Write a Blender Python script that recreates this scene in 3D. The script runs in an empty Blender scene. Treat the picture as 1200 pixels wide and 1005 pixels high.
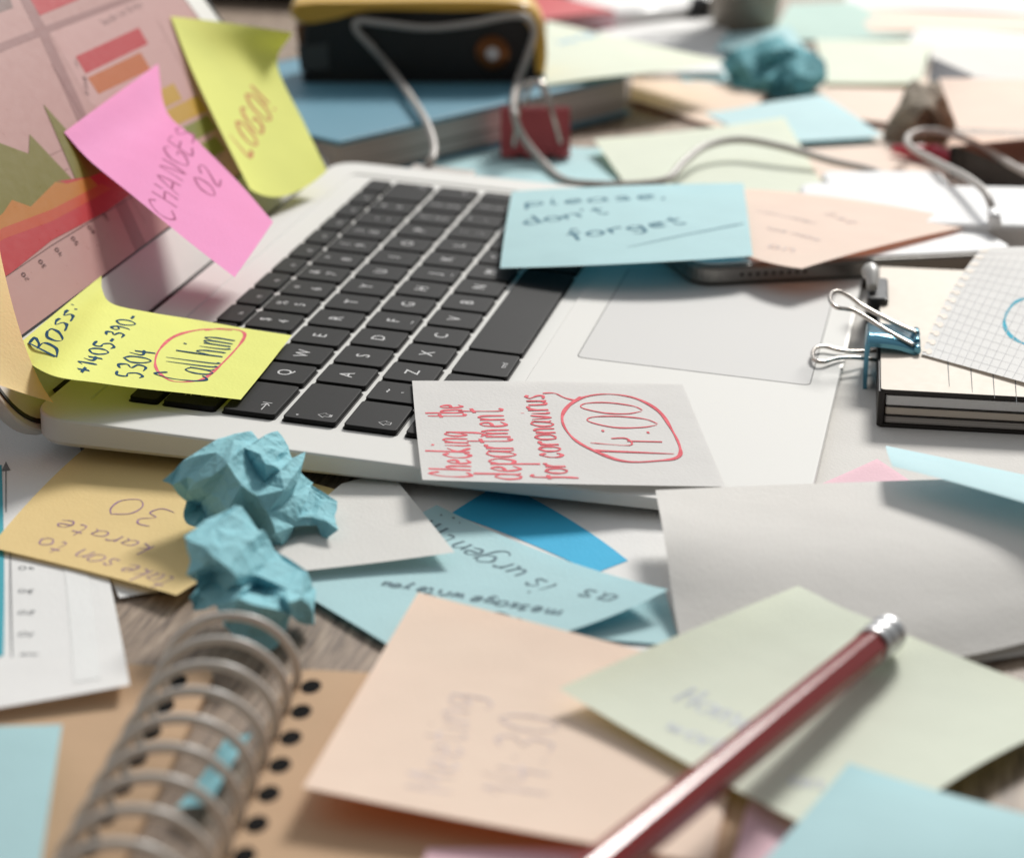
import bpy, math, random
import numpy as np
from mathutils import Vector, Matrix
rnd = random.Random(7)
MM = 0.001
# ------------------------------------------------------------------ camera, world, lamps, exposure
sc = bpy.context.scene
F_PX, PW, PH = 2576.0, 1200.0, 1005.0          # focal length in photo pixels, photo size
RL = np.array([[0.21236324, -0.9757845, 0.05240667], [-0.34553048, -0.12514801, -0.93002509], [0.91406266, 0.17939504, -0.36374012]])
CL = np.array([-590.872, -216.731, 241.150])   # camera in laptop-deck millimetres
TH = math.radians(2.84)                        # the wedge laptop slopes down to its front
ML = np.array([[1, 0, 0], [0, math.cos(TH), -math.sin(TH)], [0, math.sin(TH), math.cos(TH)]])
TL = np.array([0, 0, 15.4])
CW = ML @ CL + TL                              # camera in desk millimetres
RW = RL @ ML.T                                 # rows: camera right, down, forward
cd = bpy.data.cameras.new('camera'); cam = bpy.data.objects.new('camera', cd); sc.collection.objects.link(cam)
m = Matrix.Identity(4)
for i in range(3):
    m[i][0] = RW[0][i]; m[i][1] = -RW[1][i]; m[i][2] = -RW[2][i]; m[i][3] = CW[i] * MM
cam.matrix_world = m
cd.sensor_width = 36; cd.lens = F_PX / PW * 36; cd.clip_start = 0.01; cd.clip_end = 50
cd.dof.use_dof = True; cd.dof.focus_distance = 0.672; cd.dof.aperture_fstop = 9.5; cd.dof.aperture_blades = 0
sc.camera = cam
w = bpy.data.worlds.new("World"); sc.world = w; w.use_nodes = True
wn = w.node_tree.nodes; wl = w.node_tree.links
bg = wn['Background']; bg.inputs[1].default_value = 0.48
tc = wn.new('ShaderNodeTexCoord'); mp = wn.new('ShaderNodeVectorMath'); mp.operation = 'DOT_PRODUCT'; mp.inputs[1].default_value = (0.80, 0.42, 0.42); cr = wn.new('ShaderNodeValToRGB')
wl.new(tc.outputs['Generated'], mp.inputs[0]); wl.new(cr.outputs[0], bg.inputs[0])
mr = wn.new('ShaderNodeMapRange'); wl.new(mp.outputs['Value'], mr.inputs[0]); mr.inputs[1].default_value = -1; mr.inputs[2].default_value = 1
wl.new(mr.outputs[0], cr.inputs[0])
cr.color_ramp.elements[0].color = (0.21, 0.20, 0.19, 1); cr.color_ramp.elements[0].position = 0.3
cr.color_ramp.elements[1].color = (1.15, 1.2, 1.25, 1); cr.color_ramp.elements[1].position = 0.95

def area(name, loc, target, size, power, col):
    l = bpy.data.lights.new(name, 'AREA'); l.shape = 'RECTANGLE'; l.size, l.size_y = size; l.energy = power; l.color = col
    o = bpy.data.objects.new(name, l); sc.collection.objects.link(o)
    o.location = loc; o.rotation_euler = (Vector(target) - Vector(loc)).to_track_quat('-Z', 'Y').to_euler(); return o
area('window_light', (3.25, -0.7, 2.4), (0.15, -0.08, 0), (1.0, 0.85), 180, (1.0, 0.975, 0.93))
vs = sc.view_settings; vs.view_transform = 'Standard'; vs.look = 'None'; vs.exposure = 0.12; vs.gamma = 1.0; vs.use_curve_mapping = False

# ------------------------------------------------------------------ pixel -> place helpers (all millimetres)
def ray(u, v): return RW.T @ np.array([(u - PW / 2) / F_PX, (v - PH / 2) / F_PX, 1.0])
def W(u, v, z): d = ray(u, v); return CW + d * (z - CW[2]) / d[2]                 # at height z over the desk
def lap(p): return ML @ np.array(p, float) + TL
nD = ML @ np.array([0, 0, 1.0]); oD = lap((0, 0, -1))
AS = math.radians(50)
nS = ML @ np.array([0, -math.sin(AS), math.cos(AS)]); oS = lap((0, 41, -9)); upS = ML @ np.array([0, math.cos(AS), math.sin(AS)])
def plane(u, v, o, n, h): d = ray(u, v); return CW + d * (n @ (o + n * h - CW)) / (n @ d)
def D(u, v, h): return plane(u, v, oD, nD, h)                                     # h over the laptop deck
def S(u, v, h): return plane(u, v, oS, nS, h)                                     # h off the laptop screen
def along(P, u, v, L, far=True):
    d = ray(u, v); d = d / np.linalg.norm(d); q = np.array(P) - CW; b = q @ d; disc = b * b - (q @ q - L * L)
    r = math.sqrt(disc) if disc > 0 else 0.0
    return CW + d * (b + r if far else b - r)
def proj(P):
    c = RW @ (np.array(P) - CW); return np.array([PW / 2 + F_PX * c[0] / c[2], PH / 2 + F_PX * c[1] / c[2]])

# ------------------------------------------------------------------ materials
def lin(c): return tuple((x / 255 / 12.92) if x / 255 <= 0.04045 else ((x / 255 + 0.055) / 1.055) ** 2.4 for x in c)
def nodes(name):
    mt = bpy.data.materials.new(name); mt.use_nodes = True; n = mt.node_tree.nodes; return mt, n, mt.node_tree.links, n['Principled BSDF']
def paper(name, rgb, trans=0.28, tint=None, var=0.06, rough=0.75):
    mt, n, l, b = nodes(name); c = lin(rgb)
    tcn = n.new('ShaderNodeTexCoord'); nz = n.new('ShaderNodeTexNoise'); nz.inputs['Scale'].default_value = 55; nz.inputs['Detail'].default_value = 6
    l.new(tcn.outputs['Object'], nz.inputs['Vector'])
    mx = n.new('ShaderNodeMix'); mx.data_type = 'RGBA'; l.new(nz.outputs['Fac'], mx.inputs[0])
    mx.inputs[6].default_value = (*[x * (1 - var) for x in c], 1); mx.inputs[7].default_value = (*[min(1, x * (1 + var)) for x in c], 1)
    l.new(mx.outputs[2], b.inputs['Base Color']); b.inputs['Roughness'].default_value = rough; b.inputs['Specular IOR Level'].default_value = 0.25
    n2 = n.new('ShaderNodeTexNoise'); n2.inputs['Scale'].default_value = 900; n2.inputs['Detail'].default_value = 4; l.new(tcn.outputs['Object'], n2.inputs['Vector'])
    n3 = n.new('ShaderNodeTexNoise'); n3.inputs['Scale'].default_value = 35; n3.inputs['Detail'].default_value = 2; l.new(tcn.outputs['Object'], n3.inputs['Vector'])
    bp = n.new('ShaderNodeBump'); bp.inputs['Strength'].default_value = 0.45; bp.inputs['Distance'].default_value = 0.0003; l.new(n2.outputs['Fac'], bp.inputs['Height'])
    b2 = n.new('ShaderNodeBump'); b2.inputs['Strength'].default_value = 0.35; b2.inputs['Distance'].default_value = 0.0012; l.new(n3.outputs['Fac'], b2.inputs['Height'])
    l.new(bp.outputs[0], b2.inputs['Normal']); l.new(b2.outputs[0], b.inputs['Normal'])
    if trans > 0:
        tr = n.new('ShaderNodeBsdfTranslucent'); t = tint or rgb; tcol = lin(t); tr.inputs[0].default_value = (*[x ** 1.25 for x in tcol], 1)
        ms = n.new('ShaderNodeMixShader'); ms.inputs[0].default_value = trans
        l.new(b.outputs[0], ms.inputs[1]); l.new(tr.outputs[0], ms.inputs[2]); l.new(ms.outputs[0], n['Material Output'].inputs[0])
    return mt
def simple(name, rgb, rough=0.5, metal=0.0, spec=0.5, coat=0.0, emit=0.0, bump=0.0, bscale=300):
    mt, n, l, b = nodes(name); c = lin(rgb)
    b.inputs['Base Color'].default_value = (*c, 1); b.inputs['Roughness'].default_value = rough; b.inputs['Metallic'].default_value = metal
    b.inputs['Specular IOR Level'].default_value = spec; b.inputs['Coat Weight'].default_value = coat; b.inputs['Coat Roughness'].default_value = 0.08
    tcn = n.new('ShaderNodeTexCoord'); nz = n.new('ShaderNodeTexNoise'); nz.inputs['Scale'].default_value = bscale; nz.inputs['Detail'].default_value = 5
    l.new(tcn.outputs['Object'], nz.inputs['Vector'])
    mrr = n.new('ShaderNodeMapRange'); mrr.inputs[3].default_value = max(0, rough - 0.06); mrr.inputs[4].default_value = min(1, rough + 0.06)
    l.new(nz.outputs['Fac'], mrr.inputs[0]); l.new(mrr.outputs[0], b.inputs['Roughness'])
    if bump:
        bp = n.new('ShaderNodeBump'); bp.inputs['Strength'].default_value = bump; bp.inputs['Distance'].default_value = 0.0003
        l.new(nz.outputs['Fac'], bp.inputs['Height']); l.new(bp.outputs[0], b.inputs['Normal'])
    if emit:
        b.inputs['Emission Color'].default_value = (*c, 1); b.inputs['Emission Strength'].default_value = emit
    return mt
def creased(mt):
    n, l = mt.node_tree.nodes, mt.node_tree.links; b = n['Principled BSDF']; tcn = n.new('ShaderNodeTexCoord')
    prev = b.inputs['Normal'].links[0].from_socket
    for sc_, st in ((75, .42), (210, .22)):
        vo = n.new('ShaderNodeTexVoronoi'); vo.feature = 'DISTANCE_TO_EDGE'; vo.inputs['Scale'].default_value = sc_; l.new(tcn.outputs['Object'], vo.inputs['Vector'])
        mrn = n.new('ShaderNodeMapRange'); mrn.inputs[2].default_value = .12; l.new(vo.outputs['Distance'], mrn.inputs[0])
        bp = n.new('ShaderNodeBump'); bp.inputs['Strength'].default_value = st; bp.inputs['Distance'].default_value = 0.0007; bp.invert = True
        l.new(mrn.outputs[0], bp.inputs['Height']); l.new(prev, bp.inputs['Normal']); prev = bp.outputs[0]
    l.new(prev, b.inputs['Normal']); return mt
def ink(name, rgb):
    mt, n, l, b = nodes(name); c = lin(rgb); b.inputs['Roughness'].default_value = 0.9; b.inputs['Specular IOR Level'].default_value = 0.03
    tcn = n.new('ShaderNodeTexCoord'); nz = n.new('ShaderNodeTexNoise'); nz.inputs['Scale'].default_value = 420; nz.inputs['Detail'].default_value = 3
    l.new(tcn.outputs['Object'], nz.inputs['Vector']); mx = n.new('ShaderNodeMix'); mx.data_type = 'RGBA'; l.new(nz.outputs['Fac'], mx.inputs[0])
    mx.inputs[6].default_value = (*[x * .6 for x in c], 1); mx.inputs[7].default_value = (*[min(1, x * 1.45 + .02) for x in c], 1)
    l.new(mx.outputs[2], b.inputs['Base Color']); return mt
def wood():
    mt, n, l, b = nodes('desk_wood')
    tcn = n.new('ShaderNodeTexCoord'); mpn = n.new('ShaderNodeMapping'); l.new(tcn.outputs['Object'], mpn.inputs[0])
    mpn.inputs['Rotation'].default_value = (0, 0, math.radians(-18)); mpn.inputs['Scale'].default_value = (14, 150, 1)
    nz = n.new('ShaderNodeTexNoise'); nz.inputs['Scale'].default_value = 4.0; nz.inputs['Detail'].default_value = 9; nz.inputs['Roughness'].default_value = 0.65; l.new(mpn.outputs[0], nz.inputs['Vector'])
    crn = n.new('ShaderNodeValToRGB'); l.new(nz.outputs['Fac'], crn.inputs[0])
    e = crn.color_ramp.elements; e[0].position = 0.33; e[0].color = (*lin((84, 68, 56)), 1); e[1].position = 0.68; e[1].color = (*lin((174, 154, 134)), 1)
    x = e.new(0.5); x.color = (*lin((136, 117, 100)), 1)
    l.new(crn.outputs[0], b.inputs['Base Color']); b.inputs['Roughness'].default_value = 0.55
    bp = n.new('ShaderNodeBump'); bp.inputs['Strength'].default_value = 0.4; bp.inputs['Distance'].default_value = 0.0006; l.new(nz.outputs['Fac'], bp.inputs['Height']); l.new(bp.outputs[0], b.inputs['Normal'])
    return mt
M = {}
M['wood'] = wood()
M['pink'] = paper('paper_pink', (255, 162, 213), 0.14, (240, 40, 95))
M['lime'] = paper('paper_lime', (246, 250, 138), 0.18, (190, 195, 30))
M['orange'] = paper('paper_orange', (255, 224, 160), 0.26, (235, 90, 60))
M['yellow'] = paper('paper_yellow', (236, 208, 148), 0.14)
M['blue'] = paper('paper_blue', (192, 228, 232), 0.18, (60, 160, 185))
M['blue2'] = paper('paper_blue_pale', (204, 234, 238), 0.18, (70, 170, 195))
M['peach'] = paper('paper_peach', (250, 228, 212), 0.18, (225, 135, 80))
M['peach2'] = paper('paper_peach_warm', (250, 226, 206), 0.18, (225, 135, 80))
M['green'] = paper('paper_green', (232, 238, 220), 0.16, (190, 190, 110))
M['rose'] = paper('paper_rose', (246, 208, 218), 0.18)
M['white'] = paper('paper_white', (240, 239, 237), 0.14)
M['notepaper'] = paper('paper_recycled', (222, 220, 217), 0.14, None, .05)
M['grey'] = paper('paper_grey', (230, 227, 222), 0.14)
M['aqua'] = paper('paper_aqua', (196, 221, 212), 0.2)
M['ball'] = paper('paper_crumpled_blue', (156, 216, 226), 0.2, (60, 170, 190), 0.05)
M['teal'] = paper('paper_crumpled_teal', (112, 180, 190), 0.2, (30, 130, 145))
M['brownball'] = paper('paper_crumpled_brown', (150, 138, 122), 0.1)
M['kraft'] = paper('kraft_card', (192, 160, 128), 0.0, None, 0.07)
for k in ('ball', 'teal', 'brownball'): creased(M[k])
M['ink_black'] = ink('hole_black', (14, 12, 11))
M['ink_blue'] = ink('ink_blue', (62, 82, 112))
M['ink_navy'] = ink('ink_navy', (40, 76, 104))
M['ink_red'] = ink('ink_red', (238, 112, 120))
M['ink_violet'] = ink('ink_violet', (150, 118, 150))
M['ink_faint'] = ink('ink_faint', (214, 196, 190))
M['ink_faintg'] = ink('ink_faint_green', (202, 207, 208))
M['ink_rose'] = ink('ink_rose', (206, 138, 104))
M['ink_pink'] = ink('ink_on_pink', (186, 112, 148))
M['ink_grey'] = ink('ink_grey', (120, 122, 124))
M['ink_slate'] = ink('ink_slate', (112, 132, 140))
M['alu'] = simple('aluminium', (217, 216, 212), 0.62, 0.0, 0.22, bscale=2500)
M['alu_side'] = simple('aluminium_matte', (205, 203, 198), 0.5, 0.2, 0.4)
M['pad'] = simple('trackpad_glass', (205, 204, 202), 0.62, 0.0, 0.2, bscale=2500)
M['groove'] = simple('groove_dark', (60, 58, 56), 0.7)
M['black'] = simple('black_rubber', (18, 17, 16), 0.55)
M['key'] = simple('key_plastic', (26, 25, 25), 0.56, 0, 0.14, bump=0.12, bscale=3500)
M['legend'] = simple('key_legend', (198, 198, 198), 0.5)
M['steel'] = simple('steel_wire', (196, 188, 180), 0.22, 1.0)
M['chrome'] = simple('ferrule_metal', (205, 205, 205), 0.36, 1.0)
M['clipblue'] = simple('clip_blue_metal', (96, 150, 172), 0.2, 0.85)
M['clipblack'] = simple('clip_black', (22, 22, 22), 0.3)
M['clipred'] = simple('clip_red', (178, 82, 86), 0.45)
M['clipwhite'] = simple('clip_white', (186, 184, 180), 0.4)
M['cord'] = simple('white_rubber_cord', (178, 172, 166), 0.45)
M['pencil'] = simple('pencil_red_paint', (128, 22, 18), 0.2, 0, 0.5)
M['rubber'] = simple('eraser_rubber', (228, 222, 214), 0.7)
M['stapler'] = simple('stapler_black', (20, 20, 19), 0.5)
M['stapler_y'] = simple('stapler_yellow', (214, 168, 62), 0.35)
M['brass'] = simple('brass_rivet', (130, 84, 50), 0.35, 0.8)
M['bookblue'] = simple('book_blue_cloth', (88, 138, 158), 0.5, bump=0.2)
M['pages'] = None
M['bookred'] = simple('red_cover', (190, 62, 66), 0.5)
M['coil'] = simple('coil_wire_white', (204, 197, 188), 0.32, 0, 0.5)
M['nbcover'] = simple('notebook_beige_cover', (214, 202, 187), 0.6)
M['nbblack'] = simple('notebook_black_edge', (34, 28, 24), 0.55)
M['brownlea'] = simple('brown_leather', (92, 58, 44), 0.55)
M['redpen'] = simple('red_plastic', (186, 36, 58), 0.35)
M['phone'] = simple('phone_white', (246, 246, 246), 0.25, 0, 0.5)
M['phone_side'] = simple('phone_side', (140, 137, 133), 0.35, 0.8)
M['cup'] = simple('cup_grey', (140, 132, 120), 0.4, 0.2)
M['dark'] = simple('dark_fabric', (52, 48, 36), 0.8)
def pages_mat():
    mt, n, l, b = nodes('page_block'); tcn = n.new('ShaderNodeTexCoord'); mpn = n.new('ShaderNodeMapping'); l.new(tcn.outputs['Object'], mpn.inputs[0]); mpn.inputs['Scale'].default_value = (6, 6, 1400)
    nz = n.new('ShaderNodeTexNoise'); nz.inputs['Scale'].default_value = 1; l.new(mpn.outputs[0], nz.inputs['Vector'])
    crn = n.new('ShaderNodeValToRGB'); l.new(nz.outputs['Fac'], crn.inputs[0]); e = crn.color_ramp.elements
    e[0].position = 0.35; e[0].color = (*lin((150, 142, 136)), 1); e[1].position = 0.65; e[1].color = (*lin((206, 200, 194)), 1)
    l.new(crn.outputs[0], b.inputs['Base Color']); b.inputs['Roughness'].default_value = 0.8; return mt
M['pages'] = pages_mat()

# ------------------------------------------------------------------ mesh helpers
class MB:
    def __init__(s): s.v = []; s.f = []; s.mi = []; s.sm = []
    def add(s, verts, faces, mi=0, smooth=False):
        o = len(s.v); s.v += [tuple(float(c) for c in p) for p in verts]
        for f in faces: s.f.append(tuple(o + i for i in f)); s.mi.append(mi); s.sm.append(smooth)
    def quad(s, a, b, c, d, mi=0): s.add([a, b, c, d], [(0, 1, 2, 3)], mi)
    def poly(s, pts, mi=0): s.add(pts, [tuple(range(len(pts)))], mi)
    def loops(s, loops, mi=0, smooth=False, cap0=True, cap1=True, mis=None):
        n = len(loops[0]); vs_ = [p for lp in loops for p in lp]; fs = []
        o = len(s.v); s.v += [tuple(float(c) for c in p) for p in vs_]
        for k in range(len(loops) - 1):
            for i in range(n):
                j = (i + 1) % n; s.f.append((o + k * n + i, o + k * n + j, o + (k + 1) * n + j, o + (k + 1) * n + i)); s.mi.append(mis[k] if mis else mi); s.sm.append(smooth)
        if cap0: s.f.append(tuple(o + i for i in reversed(range(n)))); s.mi.append(mis[0] if mis else mi); s.sm.append(False)
        if cap1: s.f.append(tuple(o + (len(loops) - 1) * n + i for i in range(n))); s.mi.append(mis[-1] if mis else mi); s.sm.append(False)
    def build(s, name, mats, parent=None, loc=None, fixn=False):
        """vertices are world millimetres; the object's origin sits at loc (mm)"""
        if parent is not None and loc is None: loc = parent['_o']
        if loc is None: loc = np.mean(np.array(s.v), axis=0); loc[2] = min(p[2] for p in s.v)
        loc = np.array([float(c) for c in loc])
        me = bpy.data.meshes.new(name); me.from_pydata([tuple((np.array(p) - loc) * MM) for p in s.v], [], s.f)
        for mt in (mats if isinstance(mats, (list, tuple)) else [mats]): me.materials.append(mt)
        me.polygons.foreach_set('material_index', s.mi); me.polygons.foreach_set('use_smooth', s.sm); me.update()
        if fixn:
            import bmesh
            bm = bmesh.new(); bm.from_mesh(me); bmesh.ops.recalc_face_normals(bm, faces=bm.faces); bm.to_mesh(me); bm.free()
        o = bpy.data.objects.new(name, me); sc.collection.objects.link(o)
        if parent is not None:
            o.parent = parent; o.location = (loc - np.array(parent['_o'])) * MM
        else: o.location = loc * MM
        o['_o'] = [float(c) for c in loc]; return o
def tag(o, label, cat, group=None, kind=None):
    if label: o['label'] = label
    if cat: o['category'] = cat
    if group: o['group'] = group
    if kind: o['kind'] = kind
    return o
def empty(name, loc, label, cat, group=None):
    o = bpy.data.objects.new(name, None); sc.collection.objects.link(o); o.location = np.array(loc) * MM; o['_o'] = [float(c) for c in loc]
    o.empty_display_size = 0.01
    return tag(o, label, cat, group)
def rrect(x0, x1, y0, y1, r, seg=6):
    out = []
    for cx, cy, a0 in ((x1 - r, y1 - r, 0), (x0 + r, y1 - r, 90), (x0 + r, y0 + r, 180), (x1 - r, y0 + r, 270)):
        for k in range(seg + 1):
            a = math.radians(a0 + 90 * k / seg); out.append((cx + r * math.cos(a), cy + r * math.sin(a)))
    return out
def catmull(P, sub=8, closed=False):
    P = [np.array(p, float) for p in P]; n = len(P); out = []
    if n < 3 and not closed: return P
    rng = range(n) if closed else range(n - 1)
    for i in rng:
        if closed: a, b, c, d = P[(i - 1) % n], P[i], P[(i + 1) % n], P[(i + 2) % n]
        else: a, b, c, d = P[max(i - 1, 0)], P[i], P[i + 1], P[min(i + 2, n - 1)]
        for k in range(sub):
            t = k / sub; out.append(0.5 * ((2 * b) + (-a + c) * t + (2 * a - 5 * b + 4 * c - d) * t * t + (-a + 3 * b - 3 * c + d) * t ** 3))
    if not closed: out.append(P[-1])
    return out
def tube(mb, pts, r, seg=10, mi=0, caps=True, sub=8, closed=False, squash=None):
    pts = catmull(pts, sub, closed) if sub > 1 else [np.array(p, float) for p in pts]
    n = len(pts); prev = None; loops = []
    for i, p in enumerate(pts):
        if closed: t = pts[(i + 1) % n] - pts[i - 1]
        else: t = pts[min(i + 1, n - 1)] - pts[max(i - 1, 0)]
        t = t / (np.linalg.norm(t) + 1e-9)
        if prev is None: a = np.array([0, 0, 1.0]) if abs(t[2]) < 0.9 else np.array([1.0, 0, 0])
        else: a = prev
        a = a - t * (a @ t); a = a / np.linalg.norm(a); prev = a; b = np.cross(t, a)
        rr = r(i / (n - 1)) if callable(r) else r
        loops.append([p + rr * (math.cos(2 * math.pi * k / seg) * a + math.sin(2 * math.pi * k / seg) * b) for k in range(seg)])
    if closed: loops.append(loops[0]); caps = False
    mb.loops(loops, mi, True, caps, caps)
def box_frame(o, ex, ey, ez): return lambda x, y, z: np.array(o) + x * np.array(ex) + y * np.array(ey) + z * np.array(ez)
def slab(mb, fr, x0, x1, y0, y1, z0, z1, r=3, bev=0.6, mis=None, seg=6):
    """rounded box in frame fr(x,y,z) with small bevels; mis = (side, top) materials"""
    L = []
    for ins, z in ((bev, z0), (0, z0 + bev), (0, z1 - bev), (bev * 0.3, z1 - bev * 0.3), (bev, z1)):
        L.append([fr(x, y, z) for x, y in rrect(x0 + ins, x1 - ins, y0 + ins, y1 - ins, max(r - ins, 0.3), seg)])
    mb.loops(L, 0, False, True, False, mis=[mis[0]] * 4 if mis else None)
    mb.poly(L[-1], mis[1] if mis else 0)

# ------------------------------------------------------------------ sheets of paper
class Sheet:
    def __init__(s, ctrl):                     # ctrl rows: t = 0..1 ; columns: s = 0..1, world mm points
        s.c = np.array([[np.array(p, float) for p in row] for row in ctrl]); s.nt, s.ns = s.c.shape[:2]; s.noise = None
    def lag(s, n, x):
        if n > 3:
            w_ = np.zeros(n); f = x * (n - 1); i = int(min(max(math.floor(f), 0), n - 2)); t = f - i
            c = (-.5 * t + t * t - .5 * t ** 3, 1 - 2.5 * t * t + 1.5 * t ** 3, .5 * t + 2 * t * t - 1.5 * t ** 3, -.5 * t * t + .5 * t ** 3)
            for k, cw in zip((i - 1, i, i + 1, i + 2), c):
                if k < 0: w_[0] += 2 * cw; w_[1] -= cw
                elif k > n - 1: w_[n - 1] += 2 * cw; w_[n - 2] -= cw
                else: w_[k] += cw
            return w_
        k = np.linspace(0, 1, n); return np.array([np.prod([(x - k[j]) / (k[i] - k[j]) for j in range(n) if j != i]) for i in range(n)])
    def at(s, a, b):
        p = np.einsum('i,j,ijk->k', s.lag(s.nt, b), s.lag(s.ns, a), s.c)
        return p
    def n(s, a, b, e=0.01):
        u = s.at(a + e, b) - s.at(a - e, b); v = s.at(a, b + e) - s.at(a, b - e); n = np.cross(u, v); n /= np.linalg.norm(n)
        return n if n @ (CW - s.at(a, b)) > 0 else -n
    def size(s):
        def ln(f): q = [f(k / 20) for k in range(21)]; return sum(np.linalg.norm(q[i + 1] - q[i]) for i in range(20))
        return ln(lambda k: s.at(k, .5)), ln(lambda k: s.at(.5, k))
    def inv(s, u, v):
        if not hasattr(s, 'tab'):
            g = np.linspace(-0.05, 1.05, 45); s.tab = [(a, b, proj(s.at(a, b))) for a in g for b in g]
        a, b, _ = min(s.tab, key=lambda q: (q[2][0] - u) ** 2 + (q[2][1] - v) ** 2)
        for _ in range(6):
            p = proj(s.at(a, b)); e = 1e-3; J = np.stack([(proj(s.at(a + e, b)) - p) / e, (proj(s.at(a, b + e)) - p) / e], 1)
            try: st = np.linalg.solve(J, np.array([u, v]) - p)
            except Exception: break
            st = np.clip(st, -0.05, 0.05); a += st[0]; b += st[1]
        return a, b
def sheet(name, label, cat, ctrl, mat, res=40, group=None, thick=0.12, wob=0.25):
    """one sheet of paper: a curved thin solid (its real thickness is a tenth of a millimetre)"""
    sh = Sheet(ctrl); N = res; vs_ = []; nn = []
    ph = rnd.random() * 9
    sh.w = (wob, ph)
    old = sh.at
    def at(a, b, old=old, ph=ph): 
        p = old(a, b); p[2] += wob * (math.sin(3.1 * a + ph) * math.sin(2.7 * b + 1.7 * ph)); return p
    sh.at = at
    G = [[sh.at(i / N, j / N) for i in range(N + 1)] for j in range(N + 1)]
    Nn = [[sh.n(i / N, j / N) for i in range(N + 1)] for j in range(N + 1)]
    top = [G[j][i] for j in range(N + 1) for i in range(N + 1)]
    f = [(j * (N + 1) + i, j * (N + 1) + i + 1, (j + 1) * (N + 1) + i + 1, (j + 1) * (N + 1) + i) for j in range(N) for i in range(N)]
    mb = MB(); mb.add(top, f, 0, True)
    o = mb.build(name, mat); tag(o, label, cat, group)
    sh.o = o; return sh

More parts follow.
